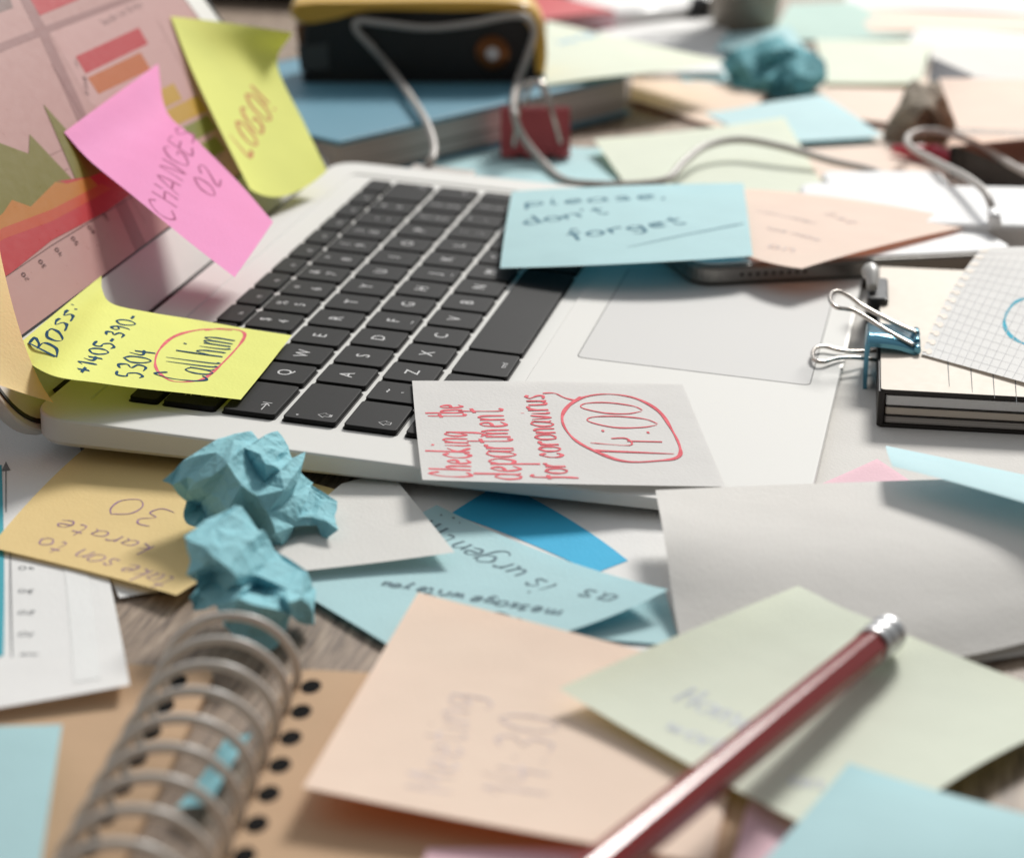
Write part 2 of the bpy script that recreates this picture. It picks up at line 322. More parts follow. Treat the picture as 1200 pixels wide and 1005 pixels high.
# stroke handwriting: x-height 1, ascender about 1.8
G = {
 'a': (1.0, [[(.85,.85),(.5,1),(.1,.7),(.1,.25),(.4,0),(.75,.25),(.88,.9),(.85,.2),(1.05,0)]]),
 'b': (.9, [[(.15,1.8),(.1,.8),(.1,.05),(.5,0),(.8,.4),(.6,.85),(.15,.7)]]),
 'c': (.8, [[(.8,.8),(.5,1),(.12,.65),(.15,.2),(.5,0),(.85,.2)]]),
 'd': (1.0, [[(.85,.8),(.45,1),(.1,.6),(.2,.1),(.6,.05),(.85,.6),(.9,1.8),(.88,.2),(1.05,0)]]),
 'e': (.85, [[(.1,.5),(.7,.62),(.6,.98),(.25,.9),(.1,.4),(.35,0),(.85,.2)]]),
 'f': (.7, [[(.8,1.6),(.55,1.8),(.38,1.4),(.35,.2),(.3,-.5)],[(.05,.9),(.75,.95)]]),
 'g': (.95, [[(.85,.85),(.45,1),(.1,.6),(.35,.1),(.75,.4),(.85,.95),(.85,-.4),(.5,-.8),(.1,-.6)]]),
 'h': (.9, [[(.12,1.8),(.1,0)],[(.1,.55),(.45,1),(.75,.8),(.78,0)]]),
 'i': (.4, [[(.15,.95),(.15,.15),(.35,0)],[(.18,1.4),(.22,1.45)]]),
 'k': (.85, [[(.12,1.8),(.1,0)],[(.75,.95),(.15,.45),(.8,0)]]),
 'l': (.4, [[(.15,1.8),(.12,.2),(.35,0)]]),
 'm': (1.4, [[(.08,.95),(.1,0)],[(.1,.6),(.4,1),(.62,.7),(.62,0)],[(.62,.6),(.95,1),(1.18,.7),(1.2,0)]]),
 'n': (.95, [[(.08,.95),(.1,0)],[(.1,.55),(.45,1),(.75,.8),(.8,0)]]),
 'o': (.95, [[(.5,1),(.12,.7),(.15,.2),(.5,0),(.85,.3),(.8,.8),(.5,1)]]),
 'p': (.95, [[(.1,.95),(.1,-.8)],[(.1,.6),(.5,1),(.85,.6),(.6,.08),(.12,.2)]]),
 'r': (.7, [[(.1,.95),(.12,0)],[(.12,.5),(.35,.9),(.7,.92)]]),
 's': (.75, [[(.7,.85),(.4,1),(.12,.75),(.6,.4),(.6,.1),(.1,.05)]]),
 't': (.7, [[(.32,1.6),(.3,.2),(.55,0),(.7,.1)],[(.02,1.05),(.7,1.1)]]),
 'u': (.95, [[(.1,.95),(.12,.25),(.4,0),(.78,.4),(.8,.95),(.82,.1),(.98,0)]]),
 'v': (.8, [[(.08,.95),(.38,0),(.75,.95)]]),
 'w': (1.2, [[(.08,.95),(.3,0),(.55,.8),(.8,0),(1.1,.95)]]),
 'x': (.8, [[(.1,.95),(.75,0)],[(.75,.95),(.1,0)]]),
 'y': (.85, [[(.1,.95),(.4,.25)],[(.75,.95),(.4,.1),(.1,-.75)]]),
 'B': (1.0, [[(.15,1.7),(.12,0)],[(.12,1.65),(.7,1.6),(.6,1.0),(.15,.9),(.75,.75),(.8,.1),(.12,0)]]),
 'C': (1.1, [[(1.0,1.4),(.6,1.75),(.15,1.2),(.12,.4),(.5,0),(1.05,.25)]]),
 'L': (.9, [[(.15,1.7),(.12,.02),(.85,.05)]]), 'O': (1.1, [[(.55,1.7),(.1,1.2),(.12,.4),(.55,0),(1.0,.5),(.95,1.3),(.55,1.7)]]),
 'G': (1.1, [[(.95,1.45),(.55,1.75),(.12,1.2),(.12,.4),(.5,0),(.95,.3),(.95,.8),(.6,.8)]]),
 'H': (1.0, [[(.12,1.7),(.12,0)],[(.85,1.7),(.85,0)],[(.12,.85),(.85,.9)]]), 'A': (1.0, [[(.05,0),(.5,1.7),(.95,0)],[(.2,.6),(.8,.6)]]),
 'N': (1.0, [[(.12,0),(.12,1.7),(.85,0),(.85,1.7)]]), 'E': (.9, [[(.8,1.7),(.12,1.7),(.12,0),(.8,0)],[(.12,.9),(.7,.9)]]), 'S': (.9, [[(.8,1.4),(.45,1.72),(.12,1.3),(.7,.7),(.7,.2),(.1,.08)]]),
 'M': (1.3, [[(.1,0),(.15,1.7),(.6,.5),(1.05,1.7),(1.15,0)]]),
 '0': (.95, [[(.5,1.6),(.1,1.1),(.12,.4),(.5,0),(.85,.45),(.82,1.2),(.5,1.6)]]), '1': (.55, [[(.1,1.2),(.4,1.6),(.38,0)]]),
 '2': (.9, [[(.1,1.25),(.45,1.6),(.8,1.2),(.1,.02),(.85,.05)]]), '3': (.85, [[(.1,1.45),(.5,1.6),(.7,1.2),(.3,.85),(.75,.6),(.6,.08),(.08,.12)]]),
 '4': (.9, [[(.3,1.6),(.1,.7),(.85,.72)],[(.65,1.3),(.62,0)]]), '5': (.9, [[(.8,1.6),(.2,1.58),(.15,.95),(.6,.95),(.8,.45),(.45,0),(.08,.15)]]),
 '9': (.85, [[(.75,1.3),(.4,1.6),(.1,1.2),(.4,.85),(.75,1.2),(.7,.4),(.5,0)]]),
 '6': (.85, [[(.7,1.6),(.2,1.0),(.12,.3),(.45,0),(.8,.35),(.5,.75),(.15,.5)]]), '7': (.85, [[(.1,1.55),(.8,1.58),(.35,0)]]),
 '-': (.7, [[(.1,.6),(.6,.6)]]), '+': (.95, [[(.1,.7),(.85,.72)],[(.48,1.2),(.46,.2)]]), ':': (.4, [[(.18,.2),(.2,.26)],[(.18,.9),(.2,.96)]]),
 '!': (.4, [[(.2,1.7),(.18,.5)],[(.18,.05),(.2,.1)]]), ',': (.4, [[(.2,.15),(.1,-.3)]]), "'": (.3, [[(.15,1.7),(.12,1.4)]]), '.': (.4, [[(.15,.03),(.2,.08)]]), '=': (.8, [[(.1,.9),(.7,.95)],[(.1,.45),(.7,.5)]]),
}
def glyphs(text, jit=0.04):
    x = 0; out = []
    for ch in text:
        if ch == ' ': x += .65; continue
        wd, st = G[ch]; s_ = 1 + rnd.uniform(-jit, jit) * 2
        for ln in st: out.append([(x + px_ * s_ + rnd.uniform(-jit, jit), py * s_ + rnd.uniform(-jit, jit)) for px_, py in ln])
        x += wd + .22
    return out, x - .22
def ribbon(mb, pts3, nrm, wd, lift=0.12, mi=0):
    n = len(pts3); L = []; R_ = []
    for i in range(n):
        t = pts3[min(i + 1, n - 1)] - pts3[max(i - 1, 0)]; nm = nrm[i]; sd = np.cross(nm, t); ln = np.linalg.norm(sd)
        if ln < 1e-9: sd = np.array([1., 0, 0])
        else: sd = sd / ln
        e = wd / 2 * (0.82 + 0.3 * math.sin(i * .37 + n) + 0.12 * math.sin(i * 1.3 + n * 2)) * (0.55 if i in (0, n - 1) else 1) if n > 2 else wd / 2
        L.append(pts3[i] + sd * e + nm * lift); R_.append(pts3[i] - sd * e + nm * lift)
    mb.add(L + R_, [(i, i + 1, n + i + 1, n + i) for i in range(n - 1)], mi)
class Pen:
    def __init__(s, sh, mat, wd=0.8, jit=0.04, lift=0.06): s.sh = sh; s.mb = MB(); s.mat = mat; s.wd = wd; s.jit = jit; s.k = lift; s.sw, s.shh = sh.size()
    def st(s, ab, wd=None, sub=5):
        P = catmull([np.array(p) for p in ab], sub)
        s.k += 0.002
        ribbon(s.mb, [s.sh.at(a, b) for a, b in P], [s.sh.n(a, b) for a, b in P], wd or s.wd, s.k)
    def px(s, pts, wd=None, sub=5): s.st([s.sh.inv(*p) for p in pts], wd, sub)
    def text(s, txt, p0, p1, hs=1.0, up=None, wd=None, flip=False):
        a0 = np.array(s.sh.inv(*p0)); a1 = np.array(s.sh.inv(*p1)); sc2 = np.array([s.sw, s.shh]); d = (a1 - a0) * sc2; L = np.linalg.norm(d); d = d / L
        q = np.array([-d[1], d[0]])
        mid = (a0 + a1) / 2; e = 0.01
        P0 = proj(s.sh.at(*mid)); du = proj(s.sh.at(*(mid + d * e / sc2 * 50))) - P0; dv = proj(s.sh.at(*(mid + q * e / sc2 * 50))) - P0
        if du[0] * dv[1] - du[1] * dv[0] > 0: q = -q        # keep the writing unmirrored as seen
        if flip: q = -q
        ls, adv = glyphs(txt, s.jit); k = L / adv
        for ln in ls: s.st([a0 + (d * x * k + q * y * k * hs) / sc2 for x, y in ln], wd)
    def done(s, name='handwriting'): 
        if s.mb.f: return s.mb.build(name, s.mat, s.sh.o)
print_sizes = []
def note(label, ctrl, mat, **k):
    sh = sheet('sticky_note', label, 'sticky note', ctrl, mat, **k); return sh

# ================================================================== the desk
mb = MB(); mb.quad((-900, -1100, 0), (1900, -1100, 0), (1900, 1300, 0), (-900, 1300, 0)); mb.quad((-900, -1100, -30), (-900, 1300, -30), (1900, 1300, -30), (1900, -1100, -30))
for a, b in (((-900, -1100), (1900, -1100)), ((1900, -1100), (1900, 1300)), ((1900, 1300), (-900, 1300)), ((-900, 1300), (-900, -1100))):
    mb.quad((*a, -30), (*b, -30), (*b, 0), (*a, 0))
desk = mb.build('desk_surface', M['wood'], loc=(0, 0, 0)); tag(desk, None, None, None, 'structure')

# ================================================================== the laptop
LP = empty('laptop', lap((141, -74, -15)), 'open silver laptop with black keys in the middle of the desk', 'laptop')
x0, x1, y0, y1 = -21, 304, -190, 42.5
U = 19.05
def t_(y): return (y - y0) / (y1 - y0)
mb = MB(); SEG = 8
def lp(ins, r, zf):
    return [lap((x, y, zf(y))) for x, y in rrect(x0 + ins, x1 - ins, y0 + ins, y1 - ins * 0.6, r, SEG)]
well = [(x, y) for x, y in rrect(-4.5, 286, -92.5, 30.5, 4, SEG)]
loops = [lp(26, 6, lambda y: -14.2 * t_(y) - 4.4 * (1 - t_(y))), lp(9, 10, lambda y: -12.6 * t_(y) - 4.3 * (1 - t_(y))), lp(1.6, 11, lambda y: -10.2 * t_(y) - 4.0 * (1 - t_(y))), lp(0.2, 12, lambda y: -8.6 * t_(y) - 3.4 * (1 - t_(y))), lp(0, 12, lambda y: -1.7), lp(0.4, 12, lambda y: -1.15), lp(1.0, 11.5, lambda y: -1.0),
         [lap((x, y, -1.0)) for x, y in well], [lap((x, y, -1.5)) for x, y in rrect(-4.1, 285.6, -92.1, 30.1, 3.8, SEG)]]
mb.loops(loops, 0, False, True, True)
base = mb.build('base', M['alu'], LP)
bv = base.data
for i_, p in enumerate(bv.polygons): p.use_smooth = i_ < 36 * 6
sa = base.modifiers.new('edges', 'EDGE_SPLIT'); sa.split_angle = math.radians(28)
# trackpad: a glass plate in a hairline groove
mb = MB(); tx0, tx1, ty0, ty1 = 89, 194, -181, -104
rg = rrect(tx0 - .3, tx1 + .3, ty0 - .3, ty1 + .3, 2.5); mb.poly([lap((x, y, -0.96)) for x, y in rg], 1)
fr = lambda x, y, z: lap((x, y, z)); slab(mb, fr, tx0, tx1, ty0, ty1, -0.99, -0.9, 2.2, 0.03)
mb.build('trackpad', [M['pad'], M['groove']], LP)
mb = MB(); slab(mb, fr, 110, 172, -190.35, -188.2, -2.2, -1.02, .8, 0.1); mb.build('front_notch', M['alu_side'], LP)
# hinge bar
mb = MB(); tube(mb, [lap((6, 42.5, -8)), lap((277, 42.5, -8))], 6.3, 20, sub=1); mb.build('hinge', M['black'], LP)

# keys ------------------------------------------------------------
def font_tris(txt, size):
    cu = bpy.data.curves.new('tmp', 'FONT'); cu.body = txt; cu.size = size; cu.align_x = 'CENTER'; cu.align_y = 'CENTER'; cu.resolution_u = 3
    o = bpy.data.objects.new('tmp', cu); sc.collection.objects.link(o); bpy.context.view_layer.update()
    me = o.evaluated_get(bpy.context.evaluated_depsgraph_get()).to_mesh(); v = [tuple(p.co) for p in me.vertices]; f = [tuple(q.vertices) for q in me.polygons]
    o.to_mesh_clear() if False else None
    v = [tuple(p) for p in v]; bpy.data.objects.remove(o); bpy.data.curves.remove(cu); return v, f
rows = []
def row(yc, hgt, items, xs=0.0):
    x = xs
    for wd, leg in items: rows.append((x * U, (x + wd) * U, yc, hgt, leg)); x += wd
row(14.6, 8.9, [(14.5 / 14, l) for l in ('esc', 'F1', 'F2', 'F3', 'F4', 'F5', 'F6', 'F7', 'F8', 'F9', 'F10', 'F11', 'F12', '')])
row(0, 16.4, [(1, '± §')] + [(1, l) for l in ('! 1', '@ 2', '£ 3', '$ 4', '% 5', '^ 6', '& 7', '* 8', '( 9', ') 0', '_ -', '+ =')] + [(1.5, '<back')])
row(-U, 16.4, [(1.5, '>tab')] + [(1, c) for c in 'QWERTYUIOP'] + [(1, '{ ['), (1, '} ]'), (1.0, '<ret')])
row(-2 * U, 16.4, [(1.75, '>caps')] + [(1, c) for c in 'ASDFGHJKL'] + [(1, ': ;'), (1, '" \''), (1, '| \\'), (.75, '')])
row(-3 * U, 16.4, [(1.25, '>shift'), (1, '~ `')] + [(1, c) for c in 'ZXCVBNM'] + [(1, '< ,'), (1, '> .'), (1, '? /'), (2.25, '')])
row(-4 * U - 1.2, 18.4, [(1, 'fn'), (1, 'ctrl'), (1, 'alt'), (1.25, 'cmd'), (5, ''), (1.25, 'cmd'), (1, 'alt'), (1, '')])
rows.append((12.5 * U, 13.5 * U, -4 * U - 5.4, 8.2, '')); rows.append((12.5 * U, 13.5 * U, -4 * U + 3.6, 8.2, '')); rows.append((13.5 * U, 14.5 * U, -4 * U - 1.2, 18.4, ''))
def flat_ribbon(mb, ln, wd, x, y, z, sx=1.0):
    P = [np.array(lap((x + a * sx, y + b * sx, z))) for a, b in ln]; ribbon(mb, P, [nD] * len(P), wd, 0)
for (a, b, yc, hgt, leg) in rows:
    mb = MB(); g = 1.25; xa, xb, ya, yb = a + g, b - g, yc - hgt / 2, yc + hgt / 2
    q = lambda ins, z, r=1.3: [lap((x, y, z)) for x, y in rrect(xa + ins, xb - ins, ya + ins, yb - ins, r, 3)]
    mb.loops([q(-.4, -1.45), q(-.4, -1.32), q(0, -1.25), q(0, .0, 1.3), q(.12, .16, 1.2), q(.4, .2, 1.0)], 0, False, False, True)  # wider dark flange at the foot stands in for the shadow gap round the key
    k = mb.build('key', M['key'], LP)
    if leg:
        mb = MB(); cx, cy = (xa + xb) / 2, yc; z = .225
        if leg == '>tab':
            cx = xa + 6; cy = ya + 5; 
            for ln in ([(-3, 0), (2.6, 0)], [(2.6, 0), (.8, 1.3)], [(2.6, 0), (.8, -1.3)], [(3.2, 1.5), (3.2, -1.5)]): flat_ribbon(mb, ln, .35, cx, cy, z)
        elif leg in ('>caps', '>shift', '<ret', '<back'):
            cx = xa + 5; cy = ya + 4.6
            if leg[0] == '<': cx = xb - 5
            arrow = [(0, 2.2), (-2, 0), (-.9, 0), (-.9, -1.6), (.9, -1.6), (.9, 0), (2, 0), (0, 2.2)]
            if leg == '<back': arrow = [(y_, x_) for x_, y_ in [(0, -2.2), (-2, 0), (-.9, 0), (-.9, 1.6), (.9, 1.6), (.9, 0), (2, 0), (0, -2.2)]]
            if leg == '<ret': arrow = [(2, 1.6), (2, 0), (-2, 0), (-.7, 1.2), (-2, 0), (-.7, -1.2)]
            flat_ribbon(mb, arrow, .33, cx, cy, z)
            if leg == '>caps':
                flat_ribbon(mb, [(-.9, -2.1), (.9, -2.1)], .35, cx, cy, z); flat_ribbon(mb, [(-2.6, 8), (-1.9, 8)], .7, cx, cy, z)
        elif len(leg) == 3 and leg[1] == ' ':
            for ch, dy in ((leg[0], 3.2), (leg[2], -3.2)):
                v, f = font_tris(ch, 5.4); mb.add([lap((cx + p[0], cy + dy + p[1], z)) for p in v], f)
        elif len(leg) == 1:
            v, f = font_tris(leg, 6.6); mb.add([lap((cx + p[0], cy + p[1], z)) for p in v], f)
            if leg in 'FJ': slab(mb, lambda x, y, zz: lap((x, y, zz)), cx - 1.7, cx + 1.7, ya + 1.7, ya + 2.1, .2, .36, .1, .03)
        else:
            v, f = font_tris(leg, 2.9 if hgt > 10 else 2.4); dy = -hgt / 2 + 3.2 if hgt > 10 else -1.8
            mb.add([lap((cx + p[0], cy + dy + p[1], z)) for p in v], f)
        mb.build('legend', M['legend'], k)

# lid -------------------------------------------------------------
def SF(x, b, h): return lap((x, 41, -9)) + upS * b + nS * h
lx0, lx1, lb0, lb1 = -21, 304, -1, 221
mb = MB()
L = []
for ins, h, r in ((6, -6.2, 12), (1.5, -5.4, 13), (.3, -3.5, 14), (0, -1.0, 14), (.3, -.2, 14), (.8, 0, 14), (2.0, 0, 13), (2.05, .5, 13), (3.3, .5, 12.4), (3.35, 0, 12.4), (3.6, 0, 12.2)):
    L.append([SF(x, b, h) for x, b in rrect(lx0 + ins, lx1 - ins, lb0 + ins, lb1 - ins, r, SEG)])
mb.loops(L, 0, False, True, True, mis=[0, 0, 0, 0, 0, 0, 1, 1, 1, 0, 0])
lid = mb.build('lid', [M['alu_side'], M['black']], LP)
for p in lid.data.polygons: p.use_smooth = True
e_ = lid.modifiers.new('edges', 'EDGE_SPLIT'); e_.split_angle = math.radians(30)
# the picture on the display
def scr(name, rgb, e=0.035): return simple('screen_' + name, rgb, 0.3, 0, 0.35, emit=e)
SM = {k: scr(k, c) for k, c in dict(frame=(30, 26, 26), bg=(184, 142, 136), panel=(194, 152, 147), line=(152, 110, 106), red=(180, 46, 50), dkred=(150, 34, 34), orange=(182, 96, 40), ochre=(190, 148, 56), olive=(118, 108, 36), green=(128, 128, 58), text=(92, 58, 56), grey=(126, 98, 92), amber=(180, 112, 36), amber2=(186, 74, 40)).items()}
keys_ = list(SM); mb = MB(); sx0, sx1, sb0, sb1 = -3.5, 282.5, 27, 206
mb.poly([SF(x, b, .12) for x, b in ((sx0 - .8, sb0 - .8), (sx1 + .8, sb0 - .8), (sx1 + .8, sb1 + .8), (sx0 - .8, sb1 + .8))], keys_.index('frame'))
mb.poly([SF(x, b, .2) for x, b in ((sx0, sb0), (sx1, sb0), (sx1, sb1), (sx0, sb1))], keys_.index('bg'))
def clipb(pts):
    out = []
    for u, v in pts:
        p = S(u, v, 0) - SF(0, 0, 0); x = np.clip(p[0], sx0, sx1); b = np.clip(p @ upS, sb0, sb1); out.append((x, b))
    return out
lay = [.24]
def sp(col, pts): lay[0] += .006; mb.poly([SF(x, b, lay[0]) for x, b in clipb(pts)], keys_.index(col))
def sline(col, pts, wd):
    P = [SF(x, b, 0) for x, b in clipb(pts)]; lay[0] += .006; ribbon(mb, P, [nS] * len(P), wd, lay[0], keys_.index(col))
def stext(col, txt, p0, p1, size_mm, wd=.4, up=1):
    a, b = [np.array(q) for q in clipb([p0, p1])]; d = (b - a); Ln = np.linalg.norm(d); d /= Ln; q = np.array([-d[1], d[0]]) * up
    ls, adv = glyphs(txt, 0.0); lay[0] += .004
    for ln in ls:
        P = [SF(*(a + d * x * Ln / adv + q * y * size_mm), 0) for x, y in ln]; ribbon(mb, P, [nS] * len(P), wd, lay[0], keys_.index(col))
for pts in ([(57, 36), (150, 4), (190, -40), (260, -40), (330, 190), (300, 215), (250, 210), (106, 122)],): sp('panel', pts)
sp('line', [(20, -6), (32, -6), (54, 34), (43, 40)]); sp('line', [(43, 36), (54, 34), (250, 390), (235, 395)]); sp('line', [(-60, 74), (-60, 86), (50, 42), (170, -4), (180, -20), (150, -4), (45, 34)])
sp('grey', [(-20, -10), (8, -10), (15, 10), (-20, 22)]); sp('red', [(32, -5), (95, -8), (92, 0), (46, 19)])
stext('text', 'SessiOn (LAst 30 dAys)'.replace('(', '').replace(')', ''), (121, 31), (167, 8), 1.6, .4)
sp('red', [(88, 67), (162, 33), (173, 52), (100, 87)]); sp('orange', [(102, 92), (164, 62), (176, 82), (115, 111)])
sp('ochre', [(150, 124), (203, 98), (213, 117), (160, 142)]); sp('ochre', [(162, 146), (231, 112), (243, 130), (172, 164)])
sp('green', [(178, 168), (243, 135), (254, 151), (190, 185)]); sp('green', [(200, 188), (252, 160), (264, 176), (212, 204)])
sline('line', [(184, 25), (280, 205)], .35); sline('line', [(60, 76), (170, 262)], .3)
for k in range(3): sline('line', [(-10, 215 + k * 26), (80, 172 + k * 26)], .2)
stext('text', 'NEw', (93, 82), (89, 70), 1.2, .35); stext('text', 'SESSiOn', (104, 114), (100, 90), 1.2, .35)
stext('text', 'in tv', (250, 192), (262, 182), 1.2, .35)
sp('olive', [(-30, 150), (-2, 168), (33, 181), (34, 158), (85, 212), (70, 230), (60, 260), (-30, 300)]); sp('olive', [(50, 123), (80, 156), (150, 205), (128, 232), (90, 216)])
sp('red', [(-30, 300), (5, 277), (45, 262), (75, 215), (66, 213), (104, 208), (135, 196), (160, 222), (124, 248), (60, 282), (10, 322), (-30, 345)])
sp('amber', [(-20, 270), (3, 250), (13, 235), (35, 243), (64, 214), (78, 216), (104, 208), (118, 222), (60, 256), (2, 276), (-20, 285)])
sp('amber2', [(-20, 284), (2, 268), (60, 246), (118, 216), (130, 222), (60, 260), (5, 280), (-20, 295)])
sline('text', [(-30, 346), (10, 322), (60, 288), (122, 250), (170, 222)], .3)
for k, (u, v) in enumerate([(30, 323), (50, 308), (69, 294), (88, 281), (107, 268), (125, 254)]): stext('text', '%d0' % (k + 2), (u + 4, v + 5), (u - 3, v - 4), 1.5, .4)
disp = mb.build('display', [SM[k] for k in keys_], lid, loc=SF(139, 27, 0))

# ================================================================== sticky notes on and round the laptop
# boss note
sh = note('lime sticky note with "Boss" and "Call him", curling off the screen onto the keys', [
    [D(282, 468, 3), D(342, 393, 2.5)], [D(222, 461, 5), D(289, 385, 4)], [D(165, 455, 7.5), D(232, 375, 6)], [D(112, 448, 11), D(176, 366, 9)], [plane(62, 440, oD, nD, 16), S(132, 356, 9)], [S(28, 420, 5), S(120, 340, 3)], [S(22, 403, .6), S(119, 323, .6)]], M['lime']); print_sizes.append(('boss', sh.size()))
pn = Pen(sh, M['ink_navy'], .95)
pn.text('Boss:', (66, 420), (93, 362), 1.35, wd=1.0); pn.text('+1405-390-', (104, 438), (166, 372), .72); pn.text('5304', (165, 444), (184, 412), .85); pn.text('Call him', (240, 449), (276, 398), 1.4); pn.done()
pn = Pen(sh, M['ink_red'], 1.1); pn.px([(272, 387), (238, 386), (205, 394), (186, 411), (182, 428), (190, 440), (205, 447), (232, 446), (247, 438), (272, 414), (286, 396), (283, 388), (262, 385), (240, 387)], sub=6); pn.done('marker_ring')
# pink note
a = S(75, 155, .6); b = S(185, 75, .6)
sh = note('pink sticky note with "CHANGES" written on it, bending out from the screen', [
    [S(275, 325, 36), S(320, 260, 36)], [S(222, 284, 26), S(279, 213, 27)], [S(160, 233, 15), S(228, 162, 17)], [S(105, 188, 3.5), S(195, 130, 6)], [a, S(185, 75, 3)]], M['pink']); print_sizes.append(('pink', sh.size()))
pn = Pen(sh, M['ink_pink'], .9, .05); pn.text('CHANGES', (203, 262), (230, 160), .85); pn.text('02', (250, 234), (259, 210), .8); pn.done()
# LOGO note
LB = S(293, 221, 10); LT = S(200, 20, .8)
sh = note('lime sticky note with "LOGO!" written on it at the right edge of the screen', [
    [LB, along(LB, 336, 229, 25), along(LB, 383, 201, 56)], [S(258, 152, 6), along(S(258, 152, 6), 305, 150, 30), along(S(258, 152, 6), 357, 146, 58)], [S(222, 76, 2), along(S(222, 76, 2), 270, 72, 30), along(S(222, 76, 2), 325, 76, 56)], [LT, along(LT, 272, 28, 32), along(LT, 343, 38, 58)]], M['lime']); print_sizes.append(('logo', sh.size()))
pn = Pen(sh, M['ink_rose'], 1.7, .04); pn.text('LOGO!', (291, 186), (324, 128), 1.1); pn.done()
# orange note at the left edge
sh = note('orange sticky note curling off the lower left corner of the screen', [
    [S(-110, 400, 1), S(-30, 440, 8), W(63, 472, 21)], [S(-125, 330, .8), S(-40, 380, 5), S(27, 398, 10)], [S(-140, 250, .6), S(-70, 240, 2), S(-4, 275, 3)]], M['orange']); print_sizes.append(('orange', sh.size()))
# 14:00 note
sh = sheet('paper_note', 'white paper note with red writing and a circled "14:00" on the laptop edge', 'note', [
    [D(850, 570, 1.2), D(823, 506, .6), D(800, 450, .5)], [D(668, 567, 2.6), D(655, 505, 1.9), D(642, 447, 1.7)], [D(495, 562, 3.0), D(488, 503, 2.6), D(483, 446, 2.4)]], M['notepaper'], wob=.1); print_sizes.append(('1400', sh.size()))
pn = Pen(sh, M['ink_red'], 1.15)
pn.text('Checking', (553, 560), (548, 506), 1.6); pn.text('the', (545, 489), (541, 474), 1.9); pn.text('department', (612, 562), (588, 479), 1.55); pn.text('for coronavirus', (667, 562), (637, 463), 1.3)
pn.px([(636, 461), (650, 461), (661, 466), (674, 469), (680, 465)], 1.0)
pn.px([(770, 540), (735, 541), (700, 530), (672, 514), (659, 494), (664, 478), (683, 466), (712, 462), (745, 467), (772, 482), (788, 505), (797, 525), (794, 536), (772, 540), (730, 541), (698, 529), (716, 529), (790, 532)], 1.3)
pn.px([(752, 482), (735, 485), (708, 484), (682, 478), (686, 473), (712, 472), (742, 476), (753, 481)], .8); pn.px([(770, 498), (752, 501), (720, 501), (690, 494), (694, 489), (722, 488), (755, 491), (771, 497)], .8)
for q in ((705, 505), (758, 507)): pn.px([q, (q[0] + 3, q[1])], 1.4, 2)
pn.px([(692, 519), (738, 522), (734, 514), (716, 514)], .8); pn.px([(735, 517), (776, 518)], .8); pn.done()
# please don't forget
sh = note('pale blue sticky note reading "please, don\'t forget" across the laptop keys', [
    [D(586, 314, 5), D(735, 309, 10.5), D(882, 300, 11)], [D(592, 270, 6), D(735, 263, 11.5), D(877, 257, 12)], [D(600, 225, 6), D(735, 217, 11), D(871, 214, 12)]], M['blue'], wob=.5); print_sizes.append(('please', sh.size()))
pn = Pen(sh, simple('ink_soft_navy', (84, 120, 138), .9, 0, .03), 1.35); pn.text('please,', (614, 242), (784, 232), .55); pn.text("don't", (616, 264), (712, 250), .8); pn.text('forget', (668, 280), (803, 262), .8); pn.px([(735, 290), (800, 276), (872, 262)], .7); pn.done()
# peach note
sh = note('peach sticky note with faint writing lying over the white phone', [
    [D(872, 298, 9.4), D(905, 309, 10.5), D(940, 315, 11)], [D(872, 258, 10), D(950, 268, 11), D(1040, 287, 11)], [D(873, 222, 9.6), D(1010, 235, 12), D(1150, 262, 10)]], M['peach']); print_sizes.append(('peach', sh.size()))
pn = Pen(sh, M['ink_faint'], 1.1, .08); pn.text('reminder', (888, 248), (952, 262), .5); pn.text('see note', (898, 268), (958, 282), .5); pn.text('list', (965, 250), (996, 262), .5); pn.text('on', (900, 290), (930, 296), .5); pn.done()
# ================================================================== papers on the desk in front of the laptop
PAPERS = 'loose papers under the notes'
def flat(name, label, cat, pts, mat, group=None, res=14, wob=.15):
    """pts: near-left, near-right, far-right, far-left as (u, v, z)"""
    a, b, c, d = [W(*p) for p in pts]; return sheet(name, label, cat, [[a, b], [d, c]], mat, res, group, wob=wob)
def prints(sh, polys, mat, name='print', lift=.12):
    mb = MB()
    for k, pl in enumerate(polys):
        # subdivide along the two long sides so the print follows the sheet
        q = [np.array(sh.inv(*p)) for p in pl]; n = 8
        if len(q) == 4:
            V = []; 
            for i in range(n + 1):
                for j in range(n + 1):
                    s_, t = i / n, j / n; p = (q[0] * (1 - s_) + q[1] * s_) * (1 - t) + (q[3] * (1 - s_) + q[2] * s_) * t
                    V.append(sh.at(*p) + sh.n(*p) * (lift + .01 * k))
            mb.add(V, [(i * (n + 1) + j, i * (n + 1) + j + 1, (i + 1) * (n + 1) + j + 1, (i + 1) * (n + 1) + j) for i in range(n) for j in range(n)])
        else: mb.poly([sh.at(*p) + sh.n(*p) * (lift + .01 * k) for p in q])
    return mb.build(name, mat, sh.o)
P_teal = paper('print_teal', (64, 160, 175), 0); P_blue = paper('print_blue', (60, 176, 218), 0); P_band2 = paper('print_margin', (226, 226, 224), 0)
rep = sheet('printed_report', 'white printed chart page with tiny axis figures at the lower left', 'paper', [[W(-70, 842, 5), W(152, 801, 7)], [W(-90, 680, 2), W(127, 672, 2)], [W(-110, 470, 1), W(88, 500, .9)]], M['white'])
prints(rep, [[(74, 655), (101, 655), (118, 795), (86, 800)]], P_band2, 'margin')
prints(rep, [[(-12, 545), (2, 545), (4, 768), (-12, 772)]], P_teal, 'bar')
pn = Pen(rep, M['ink_grey'], .5); pn.px([(7, 552), (7, 600)], .35, 2); pn.px([(12, 640), (14, 770)], .3, 2)
